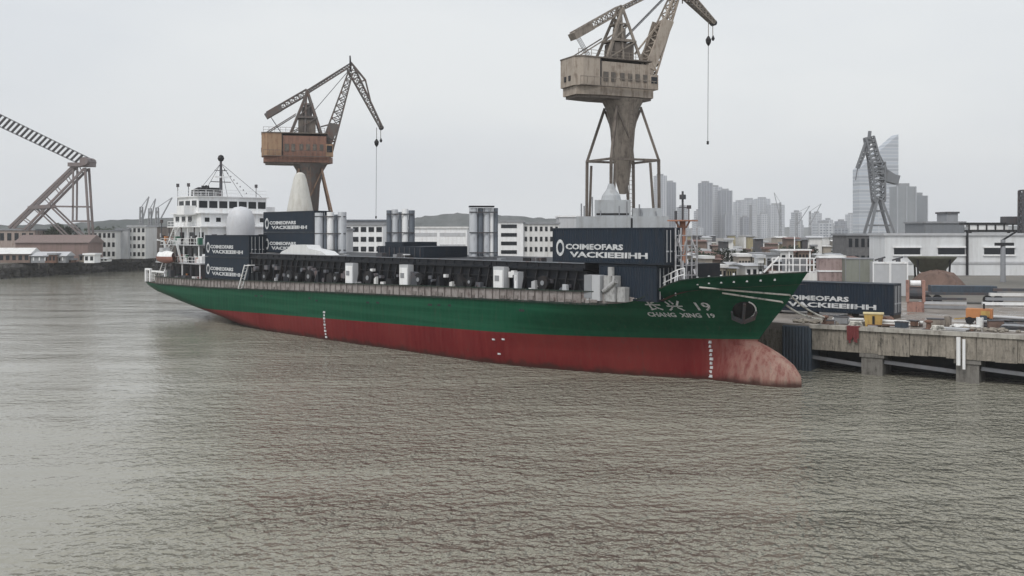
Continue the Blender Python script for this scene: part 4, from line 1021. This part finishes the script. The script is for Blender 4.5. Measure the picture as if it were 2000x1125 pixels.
# behind the ship
building('white factory block with banded windows left of the middle tube bundle', 672, 748, 440, 250, 14, white, 4, 5, 'flat', mgrey, name='factory_building', cat='factory', ww=.7)
building('long grey roofed hall behind the factory between the aft and middle tubes', 640, 790, 432, 275, 20, mgrey, 0, 0, 'flat', silver_d, name='hall', cat='hall')
building('long low white hall with a louvred front behind the pontoon covers', 800, 912, 446, 260, 16, white, 3, 2, 'flat', offwhite, name='hall', cat='hall', wm=lgrey, ww=.9, wh=.3)
building('white factory with wide dark louvres right of the foremost tubes', 966, 1022, 434, 245, 16, white, 5, 1, 'flat', mgrey, name='factory_building', cat='factory', ww=.55, wh=.42)
building('white office wing with small square windows left of the bow container', 1022, 1092, 438, 246, 16, offwhite, 4, 7, 'flat', mgrey, name='office_building', cat='office', ww=.5, wh=.45)
building('pale hall with stacked flat roofs left of the tan crane', 1092, 1160, 424, 290, 20, lgrey, 0, 0, 'flat', white, name='hall', cat='hall')
building('narrow grey annex beside the aft tube bundle', 652, 678, 450, 215, 8, lgrey, 3, 2, 'flat', mgrey)
# right side: big shed
Zs = 185
sh = building('large pale shed with three dark strip windows at the right edge', 1728, 2140, 460, Zs, 8, paint('shed_wall', (.70, .715, .73), .8, (.36, .35, .34), .5, .15), 0, 0, 'flat', lgrey, name='shed', cat='shed')
xc = (gx(1728, Zs)+gx(2140, Zs))/2
for (p0, p1) in ((1746, 1797), (1832, 1884), (1922, 1981), (2030, 2080)):
    wo = MB().box(gx(p0, Zs)-xc, gx(p1, Zs)-xc, -.1, .05, gz(497, Zs)-GZ, gz(484, Zs)-GZ).build('window', glass, sh)
    MB().box(gx(p0, Zs)-xc-.2, gx(p1, Zs)-xc+.2, -.25, .02, gz(484, Zs)-GZ, gz(481, Zs)-GZ).box(gx(p0, Zs)-xc-.2, gx(p1, Zs)-xc+.2, -.25, .02, gz(500, Zs)-GZ, gz(497, Zs)-GZ).build('frame', white, wo)
MB().tube((gx(1888, Zs)-xc, -.2, .1), (gx(1888, Zs)-xc, -.2, gz(450, Zs)-GZ), .25, n=8).build('downpipe', black, sh)
MB().box(gx(1728, Zs)-xc, gx(2140, Zs)-xc, -.18, .02, gz(515, Zs)-GZ, gz(511, Zs)-GZ).build('ledge', lgrey, sh)
# conveyor gallery above the shed
Zg = 200
cg = thing('conveyor_gallery', 'dark conveyor gallery on trestles above the right end of the pale shed', 'conveyor', (gx(1950, Zg), Zg+20, GZ))
def pg(px, py, dy=0): return (gx(px, Zg+20)-gx(1950, Zg), dy, gz(py, Zg+20)-GZ)
m = MB(); m.bar(pg(1878, 437), pg(2100, 437), 2.4, .5); m.bar(pg(1888, 451), pg(2100, 451), 2.4, .5)
for k in range(13): m.bar(pg(1888+k*17, 451, -1.2), pg(1888+k*17, 437, -1.2), .25)
m.build('truss', black, cg)
MB().bar(pg(1890, 444), pg(1965, 444), 2.0, 1.2).build('belt_cover', white, cg)
m = MB().bar(pg(1960, 430), pg(1985, 430), 3, 1.6); m.build('drive_house', dgrey, cg)
for px in (1895, 1970, 2040): MB().bar(pg(px, 452), pg(px, 545), .5).build('trestle', dgrey, cg)
tw_ = thing('dark_tower', 'dark upright tower cut by the right edge of the picture', 'tower', (gx(2004, 215), 215, GZ))
MB().truss((0, 0, 0), (0, 0, gz(372, 215)-GZ), 2.2, 2.0, 12, .3).build('tower_frame', dgrey, tw_)
MB().box(-.9, .9, -.9, .9, 8, gz(376, 215)-GZ).build('shaft', mgrey, tw_)
pm = thing('post', 'thick grey post with a bracket in front of the shed near the right edge', 'post', (gx(1959, 160), 160, GZ))
MB().tube((0, 0, 0), (0, 0, gz(468, 160)-GZ), .42, .36, 12).build('shaft', mgrey, pm)
MB().bar((-.2, 0, gz(470, 160)-GZ), (2.2, 0, gz(452, 160)-GZ), .25).box(-1.2, 1.6, -.4, .4, gz(480, 160)-GZ, gz(474, 160)-GZ).build('bracket', black, pm)
# low blocks left of and behind the shed
building('grey-blue block with a rooftop cabin behind the left end of the shed', 1806, 1884, 436, 240, 12, paint('blue_grey_wall', (.20, .215, .235), .9), 0, 0, 'flat', mgrey)
building('small dark rooftop cabin rising above the blue-grey block', 1850, 1871, 417, 246, 6, mgrey, 1, 1, 'flat', dgrey, name='cabin', cat='cabin')
building('dark grey lattice-fronted store left of the pale shed', 1655, 1728, 460, 215, 10, paint('dusty_dark_wall', (.13, .13, .135), .9, (.22, .21, .20), .5, .5), 2, 6, 'flat', mgrey, name='store', cat='store')
# tall city towers
def tower(label, px0, px1, ytop, Z, mat, d=18, slant=None, crown=0, group='hazy apartment towers on the skyline'):
    x0, x1 = gx(px0, Z), gx(px1, Z); h = gz(ytop, Z)-GZ; hw = (x1-x0)/2
    r = thing('apartment_tower', label, 'tower', ((x0+x1)/2, Z, GZ), R(4), group)
    if slant: MB().prism([(-hw, 0), (hw, 0), (hw, h), (-hw, gz(slant, Z)-GZ)], 0, d).build('wall', mat, r)
    else: MB().box(-hw, hw, 0, d, 0, h).build('wall', mat, r)
    if not slant: MB().box(-hw*.6, hw*.5, 3, d*.6, h, h+crown+3).build('roof_house', mgrey, r)
    if slant: return r
    ft = MB()
    n = max(1, int(hw*2/7))
    for k in range(n+1): xx = -hw+2*hw*k/n; ft.box(xx-.5, xx+.5, -.9, 0, 0, min(h, gz(slant, Z)-GZ if slant else h))
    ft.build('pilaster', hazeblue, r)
    return r
TW = [(1281, 1302, 343, 800, fac_a, 'tall pale tower immediately right of the tan crane leg'),
      (1302, 1320, 356, 830, fac_b, 'slightly lower grey tower touching the one by the tan crane leg'),
      (1326, 1345, 404, 850, fac_a, 'low pale tower hidden behind the orange foremast'),
      (1369, 1392, 357, 760, fac_b, 'narrow dark-sided tower at the left of the middle skyline group'),
      (1388, 1410, 365, 790, fac_a, 'flat-roofed tower second from the left in the middle skyline group'),
      (1408, 1430, 372, 775, fac_b, 'curved-topped tower at the right of the tall middle skyline group'),
      (1437, 1452, 394, 900, fac_a, 'slim pale block just right of the tall middle skyline group'),
      (1452, 1478, 390, 880, fac_a, 'broad pale block with a domed roof house left of the thin dark pole'),
      (1478, 1504, 388, 905, fac_a, 'broad pale block right of the thin dark pole'),
      (1504, 1532, 400, 890, fac_a, 'sloping-shouldered block with speckled front further along the skyline'),
      (1548, 1562, 428, 1000, fac_a, 'faint stub of a far block between the skyline and the low water tower'),
      (1598, 1628, 436, 620, fac_a, 'squat grey block with square top left of the tall slanted tower'),
      (1628, 1658, 446, 640, fac_b, 'low broad block beside the foot of the tall slanted tower')]
TW = [(a[0], a[1], a[2], a[3]*2.0 if a[3] > 700 else a[3]*1.8)+a[4:] for a in TW]
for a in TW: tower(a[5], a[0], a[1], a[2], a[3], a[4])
random.seed(404)
XT = sorted([(random.uniform(1332, 1660), random.uniform(9, 17), random.uniform(412, 446), random.uniform(1500, 2100), random.choice((fac_a, fac_b, fac_a))) for _ in range(24)])
ORD_ = 'first second third fourth fifth sixth seventh eighth ninth tenth eleventh twelfth thirteenth fourteenth fifteenth sixteenth seventeenth eighteenth nineteenth twentieth twenty-first twenty-second twenty-third twenty-fourth'.split()
for k_, (p_, w_, y_, Z_, m_) in enumerate(XT): tower('small far block in the low hazy skyline row, '+ORD_[k_]+' from the left', p_, p_+w_, y_, Z_, m_, group='small far skyline blocks')
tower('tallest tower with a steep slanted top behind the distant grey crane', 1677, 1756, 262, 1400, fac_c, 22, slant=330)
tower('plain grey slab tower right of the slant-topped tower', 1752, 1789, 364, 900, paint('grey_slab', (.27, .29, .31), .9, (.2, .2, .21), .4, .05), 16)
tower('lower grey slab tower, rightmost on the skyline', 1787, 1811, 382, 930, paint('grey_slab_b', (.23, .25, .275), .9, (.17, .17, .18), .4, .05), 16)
pole = MB().tube((0, 0, 0), (0, 0, gz(400, 600)-GZ), .9, .7, 8)
tag(pole.build('chimney', mgrey, None, loc=(gx(1466, 600), 600, GZ)), 'thin dark chimney standing before the pale skyline blocks', 'chimney')
# faint far derricks on the skyline
def far_derrick(label, px, ytop, Z, lean):
    r = thing('harbour_derrick', label, 'derrick', (gx(px, Z), Z, GZ), 0, 'faint far derricks')
    h = gz(ytop, Z)-GZ; g_ = mgrey
    MB().truss((0, 0, 0), (0, 0, h*.8), 1.8, 1.2, 6, .22).build('tower_frame', g_, r)
    MB().bar((0, 0, h*.45), (lean, 0, h), .6).bar((0, 0, h*.8), (lean, 0, h), .3).build('jib', g_, r)
far_derrick('faint far derrick, leftmost of the three above the left bank', 276, 384, 520, 4)
far_derrick('faint far derrick, middle one of the three above the left bank', 293, 388, 540, 3)
far_derrick('faint far derrick with a longer jib, rightmost of the three above the left bank', 307, 386, 530, 8)
far_derrick('faint pale derrick on the skyline right of the apartment blocks', 1556, 402, 900, 12)
far_derrick('faint pale derrick above the low roofs left of the slant-topped tower', 1582, 398, 880, 10)
far_derrick('faint pale derrick just above the low yards behind the bow', 1524, 376, 950, -6)

# low yards behind the bow
random.seed(77)
kinds = [(offwhite, lgrey), (lgrey, mgrey), (dgrey, mgrey), (paint('tan_wall', (.36, .32, .27), .9, (.2, .17, .14), .8, .4), offwhite), (paint('brown_wall_b', (.20, .15, .125), .9), paint('dull_red_roof', (.20, .12, .105), .9, (.10, .08, .07), .9, .5)), (paint('ochre_wall', (.34, .30, .19), .9, (.15, .12, .08), .8, .4), mgrey)]
lab = ['low off-white hut in the crowded yard behind the bow', 'low light grey hut in the crowded yard behind the bow', 'low dark grey hut in the crowded yard behind the bow',
       'low tan hut in the crowded yard behind the bow', 'low brown red-roofed hut in the crowded yard behind the bow', 'low ochre hut in the crowded yard behind the bow']
HUTS = []
for k in range(112):
    Z = random.choice((150, 170, 195, 225, 260, 310, 380, 460)); px = random.uniform(1325, 1660); 
    w_ = random.uniform(9, 34)*(180/Z)**.5; i = random.randrange(6)
    ybase = HY+8*F/Z; hh = random.uniform(1.8, 4.6)*(1 if Z < 250 else 1.5); yt = ybase-hh*F/Z
    if yt < 459: yt = 459+random.uniform(0, 8)
    hb_ = building(lab[i], px, px+w_, yt, Z, random.uniform(4, 9), kinds[i][0], 1 if Z < 260 else 0, random.choice((2, 3, 4)), random.choice(('flat', 'gable')), kinds[i][1], rz=R(random.uniform(-12, 12)), group='huts '+lab[i].split(' in ')[0], name='hut', cat='hut'); HUTS.append((lab[i], px+w_/2, hb_))
# trees in the yards and along the left bank
TREES = []
def tree(label, px, Z, h, group):
    r = thing('tree', label, 'tree', (gx(px, Z), Z, GZ), random.uniform(0, 6), group)
    t = MB().tube((0, 0, 0), (.1, 0, h*.55), .22, .1, 7)
    for a in range(4): t.tube((0, 0, h*.35), (math.cos(a*1.6)*h*.22, math.sin(a*1.6)*h*.22, h*.7), .09, .04, 5)
    t.build('trunk', barkm, r)
    c = MB(); cl = [(random.gauss(0, h*.17), random.gauss(0, h*.17), h*random.uniform(.45, .9), random.uniform(.13, .22)*h) for _ in range(9)]
    for _ in range(420):
        x, y, z, rr = random.choice(cl); d = Vector((random.gauss(0, 1), random.gauss(0, 1), random.gauss(0, .8))).normalized()*rr*random.uniform(.5, 1.05)
        p = Vector((x, y, z))+d; u = Vector((random.gauss(0, 1), random.gauss(0, 1), random.gauss(0, 1))).normalized(); v = u.orthogonal().normalized(); s_ = h*.045
        c.add([p-u*s_-v*s_*.5, p+u*s_-v*s_*.5, p+v*s_], [(0, 1, 2)])
    c.build('crown', leafm, r); TREES.append((label, px, r))
random.seed(50)
for k, (px, Z) in enumerate(((200, 318), (222, 316), (238, 322), (262, 330), (278, 332), (186, 312), (130, 300), (112, 298), (95, 300), (300, 335))):
    tree('dark bushy tree above the roofs of the left bank', px, Z, random.uniform(8.5, 11), 'trees behind the left bank houses')
for k, (px, Z) in enumerate(((1348, 160), (1356, 185), (1366, 200), (1376, 165), (1388, 190), (1402, 240), (1424, 180), (1450, 230), (1466, 200), (1490, 280), (1540, 260), (1565, 300), (1590, 240), (1640, 250))):
    tree('dusty low tree among the yard huts', px, Z, random.uniform(3.5, 5.5), 'trees among the yard huts')

ORD = 'first second third fourth fifth sixth seventh eighth ninth tenth eleventh twelfth thirteenth fourteenth fifteenth sixteenth seventeenth eighteenth nineteenth twentieth'.split()
def ordinals(items, tail):
    for L_ in sorted(set(a for a, b, c in items)):
        g_ = sorted([(b, c.name, c) for a, b, c in items if a == L_])
        for n_, (b, _, c) in enumerate(g_): c['label'] = tail(L_, ORD[n_] if n_ < 20 else 'twenty-'+ORD[n_-20])
ordinals(HUTS, lambda l_, o_: l_.split(' in ')[0]+' behind the bow, '+o_+' such from the left')
ordinals(TREES, lambda l_, o_: l_+', '+o_+' from the left')
# ------------------------------------------------------------------ things on the quay
def at(px, Z): return (gx(px, Z), Z, GZ)
# white shelter behind the bow tip
ws = thing('white_shelter', 'white railed shelter with sloping ramp showing above the bow tip', 'shelter', at(1550, 118), R(-8))
MB().box(-2.8, 2.6, -.8, .9, 0, 3.4).build('base', offwhite, ws)
m = MB()
for x_ in (-2.6, -1.8, -1.0, -.2, .6, 1.4, 2.2): m.bar((x_, -.9, 3.4), (x_, -.9, 5.0), .13)
for z in (4.2, 5.0): m.bar((-2.6, -.9, z), (2.4, -.9, z), .12)
m.bar((-3.6, -.9, 3.3), (-1.8, -.9, 5.2), .2); m.build('rail', white, ws)
m = MB().box(-1.7, 2.0, -.9, .9, 5.9, 6.05)
for x_ in (-.6, 1.8): m.bar((x_, -.6, 3.4), (x_, -.6, 6.0), .16)
m.bar((0.1, 0, 6.0), (.1, 0, 7.6), .1); m.build('canopy', white, ws)
MB().box(-1.3, 1.5, -.5, .6, 3.4, 5.0).build('cabin', mgrey, ws)
bx = thing('tarped_crate', 'grey-green sheeted crate, leftmost of the tall boxes behind the blue container', 'crate', at(1674, 128), R(-6))
MB().box(-1.75, 1.75, -1.2, 1.2, 0, 4.6).build('box', paint('grey_green_sheet', (.24, .25, .22), .9, (.14, .14, .12), .6), bx)
m = MB()
for x_ in (-1.75, 0, 1.7): m.box(x_, x_+.07, -1.26, -1.2, 0, 4.6)
m.box(-1.8, 1.8, -1.28, 1.28, 4.6, 4.75); m.build('batten', mgrey, bx)
for (px, lb_) in ((1718, 'pale square tank directly right of the grey-green crate'), (1752, 'pale square tank with a white edge behind the blue container end')):
    bx = thing('square_tank', lb_, 'tank', at(px, 126), R(-6), 'pale square tanks')
    MB().box(-1.1, 1.0, -1.1, 1.1, 0, 4.3).build('shell', lgrey, bx)
    MB().box(-1.14, -1.0, -1.16, -1.1, 0, 4.3).box(.9, 1.05, -1.16, -1.1, 0, 4.3).box(-1.14, 1.05, -1.17, -1.1, 4.1, 4.34).build('edge', white, bx)
    MB().tube((0, -.5, 4.3), (0, -.5, 4.8), .3).bar((-.6, 0, 4.5), (.7, 0, 4.9), .2).build('cap', dgrey, bx)
bx = thing('stack_of_crates', 'pinkish weathered cabin block between the white shelter and the crate', 'cabin', at(1620, 130), R(-5))
MB().box(-1.5, 1.6, -1, 1, 0, 4.7).build('box', paint('pink_grey', (.36, .28, .27), .8, (.12, .08, .08), .9, .6), bx); MB().box(-1.6, 1.7, -1.1, 1.1, 2.9, 3.1).box(-1.6, 1.7, -1.1, 1.1, 4.7, 4.9).build('shelf', white, bx)
# funnel-shaped hopper on a brown heap
Zf = 135
fb = thing('funnel_hopper', 'olive funnel-shaped hopper with a wide open top in front of the shed', 'hopper', at(1820, Zf), 0)
flat_smooth(MB().lathe([(1.5, gz(532, Zf)-GZ), (1.9, gz(524, Zf)-GZ), (3.1, gz(504, Zf)-GZ), (3.15, gz(501, Zf)-GZ), (2.9, gz(501, Zf)-GZ), (1.6, gz(524, Zf)-GZ)], 0, 0, 26).build('funnel', olive, fb), 25)
for a in range(4): MB().bar((2.6*math.cos(a*1.57+.5), 2.6*math.sin(a*1.57+.5), 0), (2.9*math.cos(a*1.57+.5), 2.9*math.sin(a*1.57+.5), gz(505, Zf)-GZ), .2).build('leg', black, fb)
hm = MB(); random.seed(6); n = 26; prof = [(4.1, 0), (3.7, .8), (3.0, 1.7), (2.1, 2.6), (1.2, 2.9), (.1, 3.0)]
hm.lathe(prof, 0, 0, n); hm.v = [(x*random.uniform(.93, 1.07), y*random.uniform(.93, 1.07), z*random.uniform(.93, 1.05)) for x, y, z in hm.v]
tag(hm.build('earth_heap', brownm, None, loc=at(1830, 131)), 'reddish brown heap under the olive funnel hopper', 'heap')
# yellow skip, orange machine
yb = thing('yellow_bin', 'small mustard yellow bin near the quay edge in front of the blue container', 'bin', at(1706, 84.5), R(-20))
MB().prism([(-.65, 0), (.65, 0), (.78, 1.05), (-.78, 1.05)], -.5, .5).build('tub', yellow, yb); MB().box(-.84, .84, -.56, .56, 1.05, 1.16).build('rim', paint('pale_yellow', (.7, .6, .35), .6), yb)
MB().box(-.1, .1, -.56, -.505, .2, .9).build('handle', black, yb)
om = thing('orange_compressor', 'orange and yellow mobile compressor standing on the right of the quay deck', 'compressor', at(1912, 86.5), R(-30))
MB().box(-1.0, 1.1, -.6, .6, .55, 1.35).build('hood', orng, om); MB().box(-1.05, -.2, -.62, .62, .35, .56).build('chassis', black, om)
MB().box(.2, .9, -.63, -.6, .7, 1.2).build('grille', yellow, om); MB().tube((.4, 0, 1.35), (.4, 0, 1.8), .08).build('exhaust', black, om)
for sx in (-.7, .7):
    MB().tube((sx, -.7, .32), (sx, -.5, .32), .32, n=14).build('wheel', black, om); MB().tube((sx, .5, .32), (sx, .7, .32), .32, n=14).build('wheel', black, om)
MB().bar((-1.0, 0, .5), (-2.0, 0, .35), .1).build('drawbar', yellow, om)
# bollards
bp0 = None
BL = [(3.0, 'bollard nearest the quay corner, holding the ship ropes'), (11.5, 'rusty bollard on the quay edge right of the yellow bin'), (19.5, 'rusty bollard on the quay edge near the orange compressor'), (27.5, 'rusty bollard on the quay edge close to the right border')]
for i, (xl, lb_) in enumerate(BL):
    if bp0 is None:
        bp0 = thing('bollard', lb_, 'bollard', q_w(xl, .9), QR, 'mooring bollards on the quay edge')
        MB().lathe([(.34, 0), (.30, .1), (.2, .16), (.19, .55), (.34, .62), (.34, .72), (.15, .8)], 0, 0, 14).build('post', rustm, bp0)
        MB().box(-.45, .45, -.45, .45, 0, .06).build('base_plate', dgrey, bp0)
    else:
        o = copy_tree(bp0); o.location = q_w(xl, .9); o['label'] = lb_
# heaps of plates, pipes, planks on the deck: each pile is a thing
def pile(label, xl, yl, kind, rz=0, sc=1.0, z=GZ):
    nm = {'plates': 'steel_plate_stack', 'pipes': 'pipe_pile', 'planks': 'plank_pile', 'sacks': 'rubble_heap', 'coil': 'rope_coil'}[kind]
    r = thing(nm, label, nm.replace('_', ' '), q_w(xl, yl, z), QR+rz)
    if kind == 'plates':
        for k in range(4): MB().box(-1.6*sc+.1*k, 1.5*sc-.08*k*(k % 2), -.7+.05*k, .7, .02+.13*k, .10+.13*k).build('plate', random.choice((dgrey, rustm, mgrey, offwhite)), r)
    if kind == 'pipes':
        for k in range(6): MB().tube((-2*sc+random.uniform(0, .3), -.5+.26*(k % 4), .14+.22*(k//4)), (2*sc-random.uniform(0, .4), -.5+.26*(k % 4), .14+.22*(k//4)), .12, n=8).build('pipe', random.choice((offwhite, lgrey, dgrey)), r)
    if kind == 'planks':
        for k in range(7): MB().box(-1.5*sc+random.uniform(-.2, .2), 1.4*sc+random.uniform(-.2, .2), -.6+.3*(k % 4), -.34+.3*(k % 4), .01+.09*(k//4), .09+.09*(k//4)).build('plank', random.choice((barkm, lgrey, rustm)), r)
    if kind == 'sacks':
        m = MB()
        for k in range(26):
            rr = random.uniform(.12, .34)*sc; m.lathe([(rr*.7, 0), (rr, rr*.5), (rr*.5, rr)], random.gauss(0, .8*sc), random.gauss(0, .4), 6)
        m.build('stones', random.choice((conc, brownm, offwhite)), r)
    if kind == 'coil':
        m = MB()
        for k in range(3):
            for i in range(14):
                a0, a1 = i*math.pi/7, (i+1)*math.pi/7; R_ = .55-.06*k
                m.tube((R_*math.cos(a0), R_*math.sin(a0), .08+.12*k), (R_*math.cos(a1), R_*math.sin(a1), .08+.12*k), .06, n=6)
        m.build('rope', ropem, r)
random.seed(12)
pile('pale broken slabs heaped at the quay corner by the ropes', 1.6, 1.5, 'sacks', sc=1.2)
pile('steel plates stacked flat just right of the quay corner', 4.6, 2.4, 'plates', .2)
pile('rope coil lying between the corner bollard and the yellow bin', 5.6, 1.0, 'coil')
pile('pale pipes laid along the quay edge in front of the blue container', 8.6, 3.4, 'pipes', .1)
pile('planks scattered right of the yellow bin', 13.2, 1.9, 'planks', -.2)
pile('rubble heap at the foot of the blue container end', 13.6, 4.5, 'sacks')
pile('long pipes lying in the middle of the right quay deck', 17.5, 6.5, 'pipes', .05, 1.5)
pile('steel plates stacked left of the orange compressor', 18.0, 3.6, 'plates', -.1)
pile('planks lying right of the orange compressor', 25.5, 5.5, 'planks', .3, 1.4)
pile('steel plates stacked near the right border of the quay', 28, 3.2, 'plates', .1, 1.3)
pile('rubble heap behind the orange compressor', 23.5, 9, 'sacks', 0, 1.6)
pile('long pale pipes near the right border behind the plates', 27.5, 8.5, 'pipes', -.1, 1.8)
# pinkish bits: red hose reel on the edge
rr = thing('hanging_sheet', 'dark red sheet hanging over the quay edge left of the yellow bin', 'sheet', q_w(5.3, -.45, GZ), QR)
m = MB(); 
for k in range(7): m.bar((k*.14, -.03+.05*(k % 2), .04), (k*.14+.03, -.06+.05*(k % 2), -1.1-.25*math.sin(k*1.7)), .15, .05)
m.build('cloth', redp, rr); MB().box(-.1, 1.0, -.02, .5, .03, .08).build('fold', redp, rr)
# equipment row behind the container end
er = thing('yard_winch', 'rusty pink yard winch standing right of the blue container end', 'winch', at(1788, 100), R(-20))
MB().box(-.8, .8, -.5, .5, 0, 1.0).box(-.9, -.6, -.6, .6, 1.0, 3.2).box(.6, .9, -.6, .6, 1.0, 3.2).build('frame', paint('pink_rust', (.38, .22, .18), .8, (.08, .05, .05), .9, .8), er)
MB().tube((-.6, 0, 1.9), (.6, 0, 1.9), .62, n=14).build('drum', dgrey, er); MB().tube((-.5, -.3, 2.9), (.5, -.3, 2.9), .3).build('roller', white, er)
dt = thing('flatbed_trailer', 'low dark flatbed trailer parked across the deck in front of the shed', 'trailer', at(1880, 112), R(-12))
MB().box(-5, 4.5, -1.2, 1.2, 1.0, 1.3).build('bed', dgrey, dt); MB().box(-3.5, 3.4, -1, 1, 1.3, 2.0).build('load', bluegrey, dt)
for sx in (-4, -2.9, 2.4, 3.5): MB().tube((sx, -1.2, .5), (sx, -.85, .5), .5, n=14).build('wheel', black, dt)
gr = thing('girder_stack', 'white edged grey girders lying near the right border before the shed', 'girders', at(1990, 108), R(-8))
for k in range(4): MB().box(-4+.4*k, 4, -.9+.1*k, -.4+.1*k, .1+.5*k, .42+.5*k).build('girder', (white, mgrey, offwhite, dgrey)[k], gr)
gr = thing('girder_stack', 'dull grey girders lying between the trailer and the yard winch', 'girders', at(1835, 104), R(-14))
for k in range(3): MB().box(-2.5+.4*k, 2.5, -.9+.1*k, -.4+.1*k, .1+.42*k, .36+.42*k).build('girder', (mgrey, lgrey, dgrey)[k], gr)

random.seed(314)
SC = []
for k in range(34):
    xl = random.uniform(1.5, 33); yl = random.uniform(1.2, 12)*(.4+xl/40); rr_ = random.uniform(.25, .7); sh_ = random.randrange(4)
    r = thing(('oil_drum', 'scrap_box', 'pallet', 'sheeted_bundle')[sh_], '', ('drum', 'box', 'pallet', 'bundle')[sh_], q_w(xl, yl), QR+random.uniform(-1, 1), 'odds and ends on the quay')
    mt_ = random.choice((rustm, mgrey, black, brownm, offwhite, bluegrey, tan_mid, pink))
    if sh_ == 0:
        MB().lathe([(.29, 0), (.29, .28), (.305, .3), (.29, .32), (.29, .6), (.305, .62), (.29, .64), (.29, .88), (.26, .88), (.26, .85)], 0, 0, 14).build('barrel', mt_, r); MB().tube((.12, 0, .85), (.12, 0, .9), .05, n=8).build('bung', black, r)
    elif sh_ == 1:
        MB().box(-rr_, rr_, -rr_*.6, rr_*.6, .08, rr_*1.1).build('box', mt_, r); MB().box(-rr_-.04, rr_+.04, -rr_*.6-.04, rr_*.6+.04, rr_*1.1, rr_*1.1+.07).build('lid', dgrey, r)
    elif sh_ == 2:
        for i in range(5): MB().box(-.6, .6, -.5+i*.22, -.38+i*.22, .12, .15).build('board', barkm, r)
        for i in (-.5, 0, .45): MB().box(i, i+.09, -.5, .5, 0, .117).build('bearer', barkm, r)
    else:
        MB().prism([(-rr_, 0), (rr_, 0), (rr_*.9, rr_*.5), (rr_*.4, rr_*.8), (-rr_*.5, rr_*.7), (-rr_*.95, rr_*.4)], -rr_*.6, rr_*.6).build('sheet', mt_, r); MB().bar((-rr_*1.02, 0, rr_*.45), (rr_*.98, 0, rr_*.5), .05).build('strap', black, r)
    SC.append((('oil drum', 'lidded scrap box', 'empty timber pallet', 'sheeted bundle')[sh_], r.location.x/r.location.y, r))
for L_ in sorted(set(a for a, b, c in SC)):
    for n_, (b, _, c) in enumerate(sorted([(b, c.name, c) for a, b, c in SC if a == L_])):
        c['label'] = 'weathered '+L_+' on the quay deck, '+ORD[n_]+' '+L_.split()[-1]+' from the left'
random.seed(91)
XP = [('crumpled pale sheet heap left of the steel plates at the corner', 3.6, 3.0, 'sacks', 0, .8), ('loose planks behind the corner plates', 7.6, 1.8, 'planks', .3, .8),
      ('rope coil right of the yellow bin', 12.2, .9, 'coil', 0, 1), ('small steel plates just right of the winch', 15.2, 7.0, 'plates', .3, .7),
      ('grey stones spilled between the rubble and the compressor', 16.2, 2.2, 'sacks', 0, .9), ('second rope coil beside the compressor bollard', 20.6, 1.4, 'coil', 0, 1),
      ('pipes in front of the compressor at the edge', 22.5, 1.8, 'pipes', .05, .8), ('stones along the edge below the compressor', 24.6, 1.6, 'sacks', 0, 1.2),
      ('planks in the middle ground behind the pipes', 20.5, 12, 'planks', .1, 1.8), ('steel plates in the middle ground behind the planks', 25.0, 14.5, 'plates', 0, 1.8),
      ('stones strewn far back on the right quay', 29, 15, 'sacks', 0, 2.2), ('pipes far back before the trailer', 17.5, 13, 'pipes', -.2, 1.6)]
for l_, x_, y_, k_, r_, s_ in XP: pile(l_, x_, y_, k_, r_, s_)
# mooring ropes
def rope(label, pts, sag, r=.07, name='mooring_rope'):
    m = MB(); P = [Vector(p) for p in pts[:-1]]; n = 14; a, b = P[-1], Vector(pts[-1])
    for i in range(1, n+1):
        t = i/n; p = a.lerp(b, t); p.z -= sag*4*t*(1-t); P.append(p)
    for p, q_ in zip(P, P[1:]): m.tube(p, q_, r, n=6)
    tag(m.build(name, ropem), label, 'rope', 'mooring ropes')
def along_bow(t0, z0, t1, z1, n=9):
    o = []
    for i in range(n+1):
        t = t0+(t1-t0)*i/n; z = z0+(z1-z0)*i/n; o.append(ship_w(t, -hb(z, t)-.14, z))
    return o
rope('upper mooring rope led round the bow flare to the quay corner', along_bow(18.6, 7.75, 23.3, 7.0), q_w(3.0, .9, GZ+.6), .25, .075) if False else rope('upper mooring rope led round the bow flare to the quay corner', along_bow(18.6, 7.75, 23.5, 7.15)+[q_w(3.0, .9, GZ+.6)], .25, .075)
rope('lower mooring rope led round the bow flare to the quay corner', along_bow(19.8, 7.3, 22.9, 6.6)+[q_w(2.9, .8, GZ+.45)], .35, .075)
# gangway by the aft containers
gw = thing('gangway', 'short white accommodation ladder on the green side by the aft containers', 'gangway', ship_w(-49.2, -8.75, 5.0), SR)
m = MB()
for s_ in (-.25, .25): m.bar((0, s_, 0), (1.6, s_, 3.0), .1, .14)
for k in range(7): m.bar((1.6*k/7, -.25, 3.0*k/7), (1.6*k/7, .25, 3.0*k/7), .06)
m.build('steps', white, gw); MB().bar((1.2, .25, 2.9), (2.6, .25, 3.0), .7, .1).build('platform', white, gw)

# haze
hzb = MB().box(-1700, 1700, -90, 2600, -2.2, 175)
hm_ = bpy.data.materials.new('haze'); hm_.use_nodes = True; n = hm_.node_tree.nodes; n.remove(n['Principled BSDF'])
pv = n.new('ShaderNodeVolumePrincipled'); pv.inputs['Color'].default_value = (.97, .98, 1, 1); pv.inputs['Density'].default_value = .00023; pv.inputs['Anisotropy'].default_value = .2
hm_.node_tree.links.new(pv.outputs[0], n['Material Output'].inputs['Volume'])
tag(hzb.build('haze', hm_), kind='stuff')
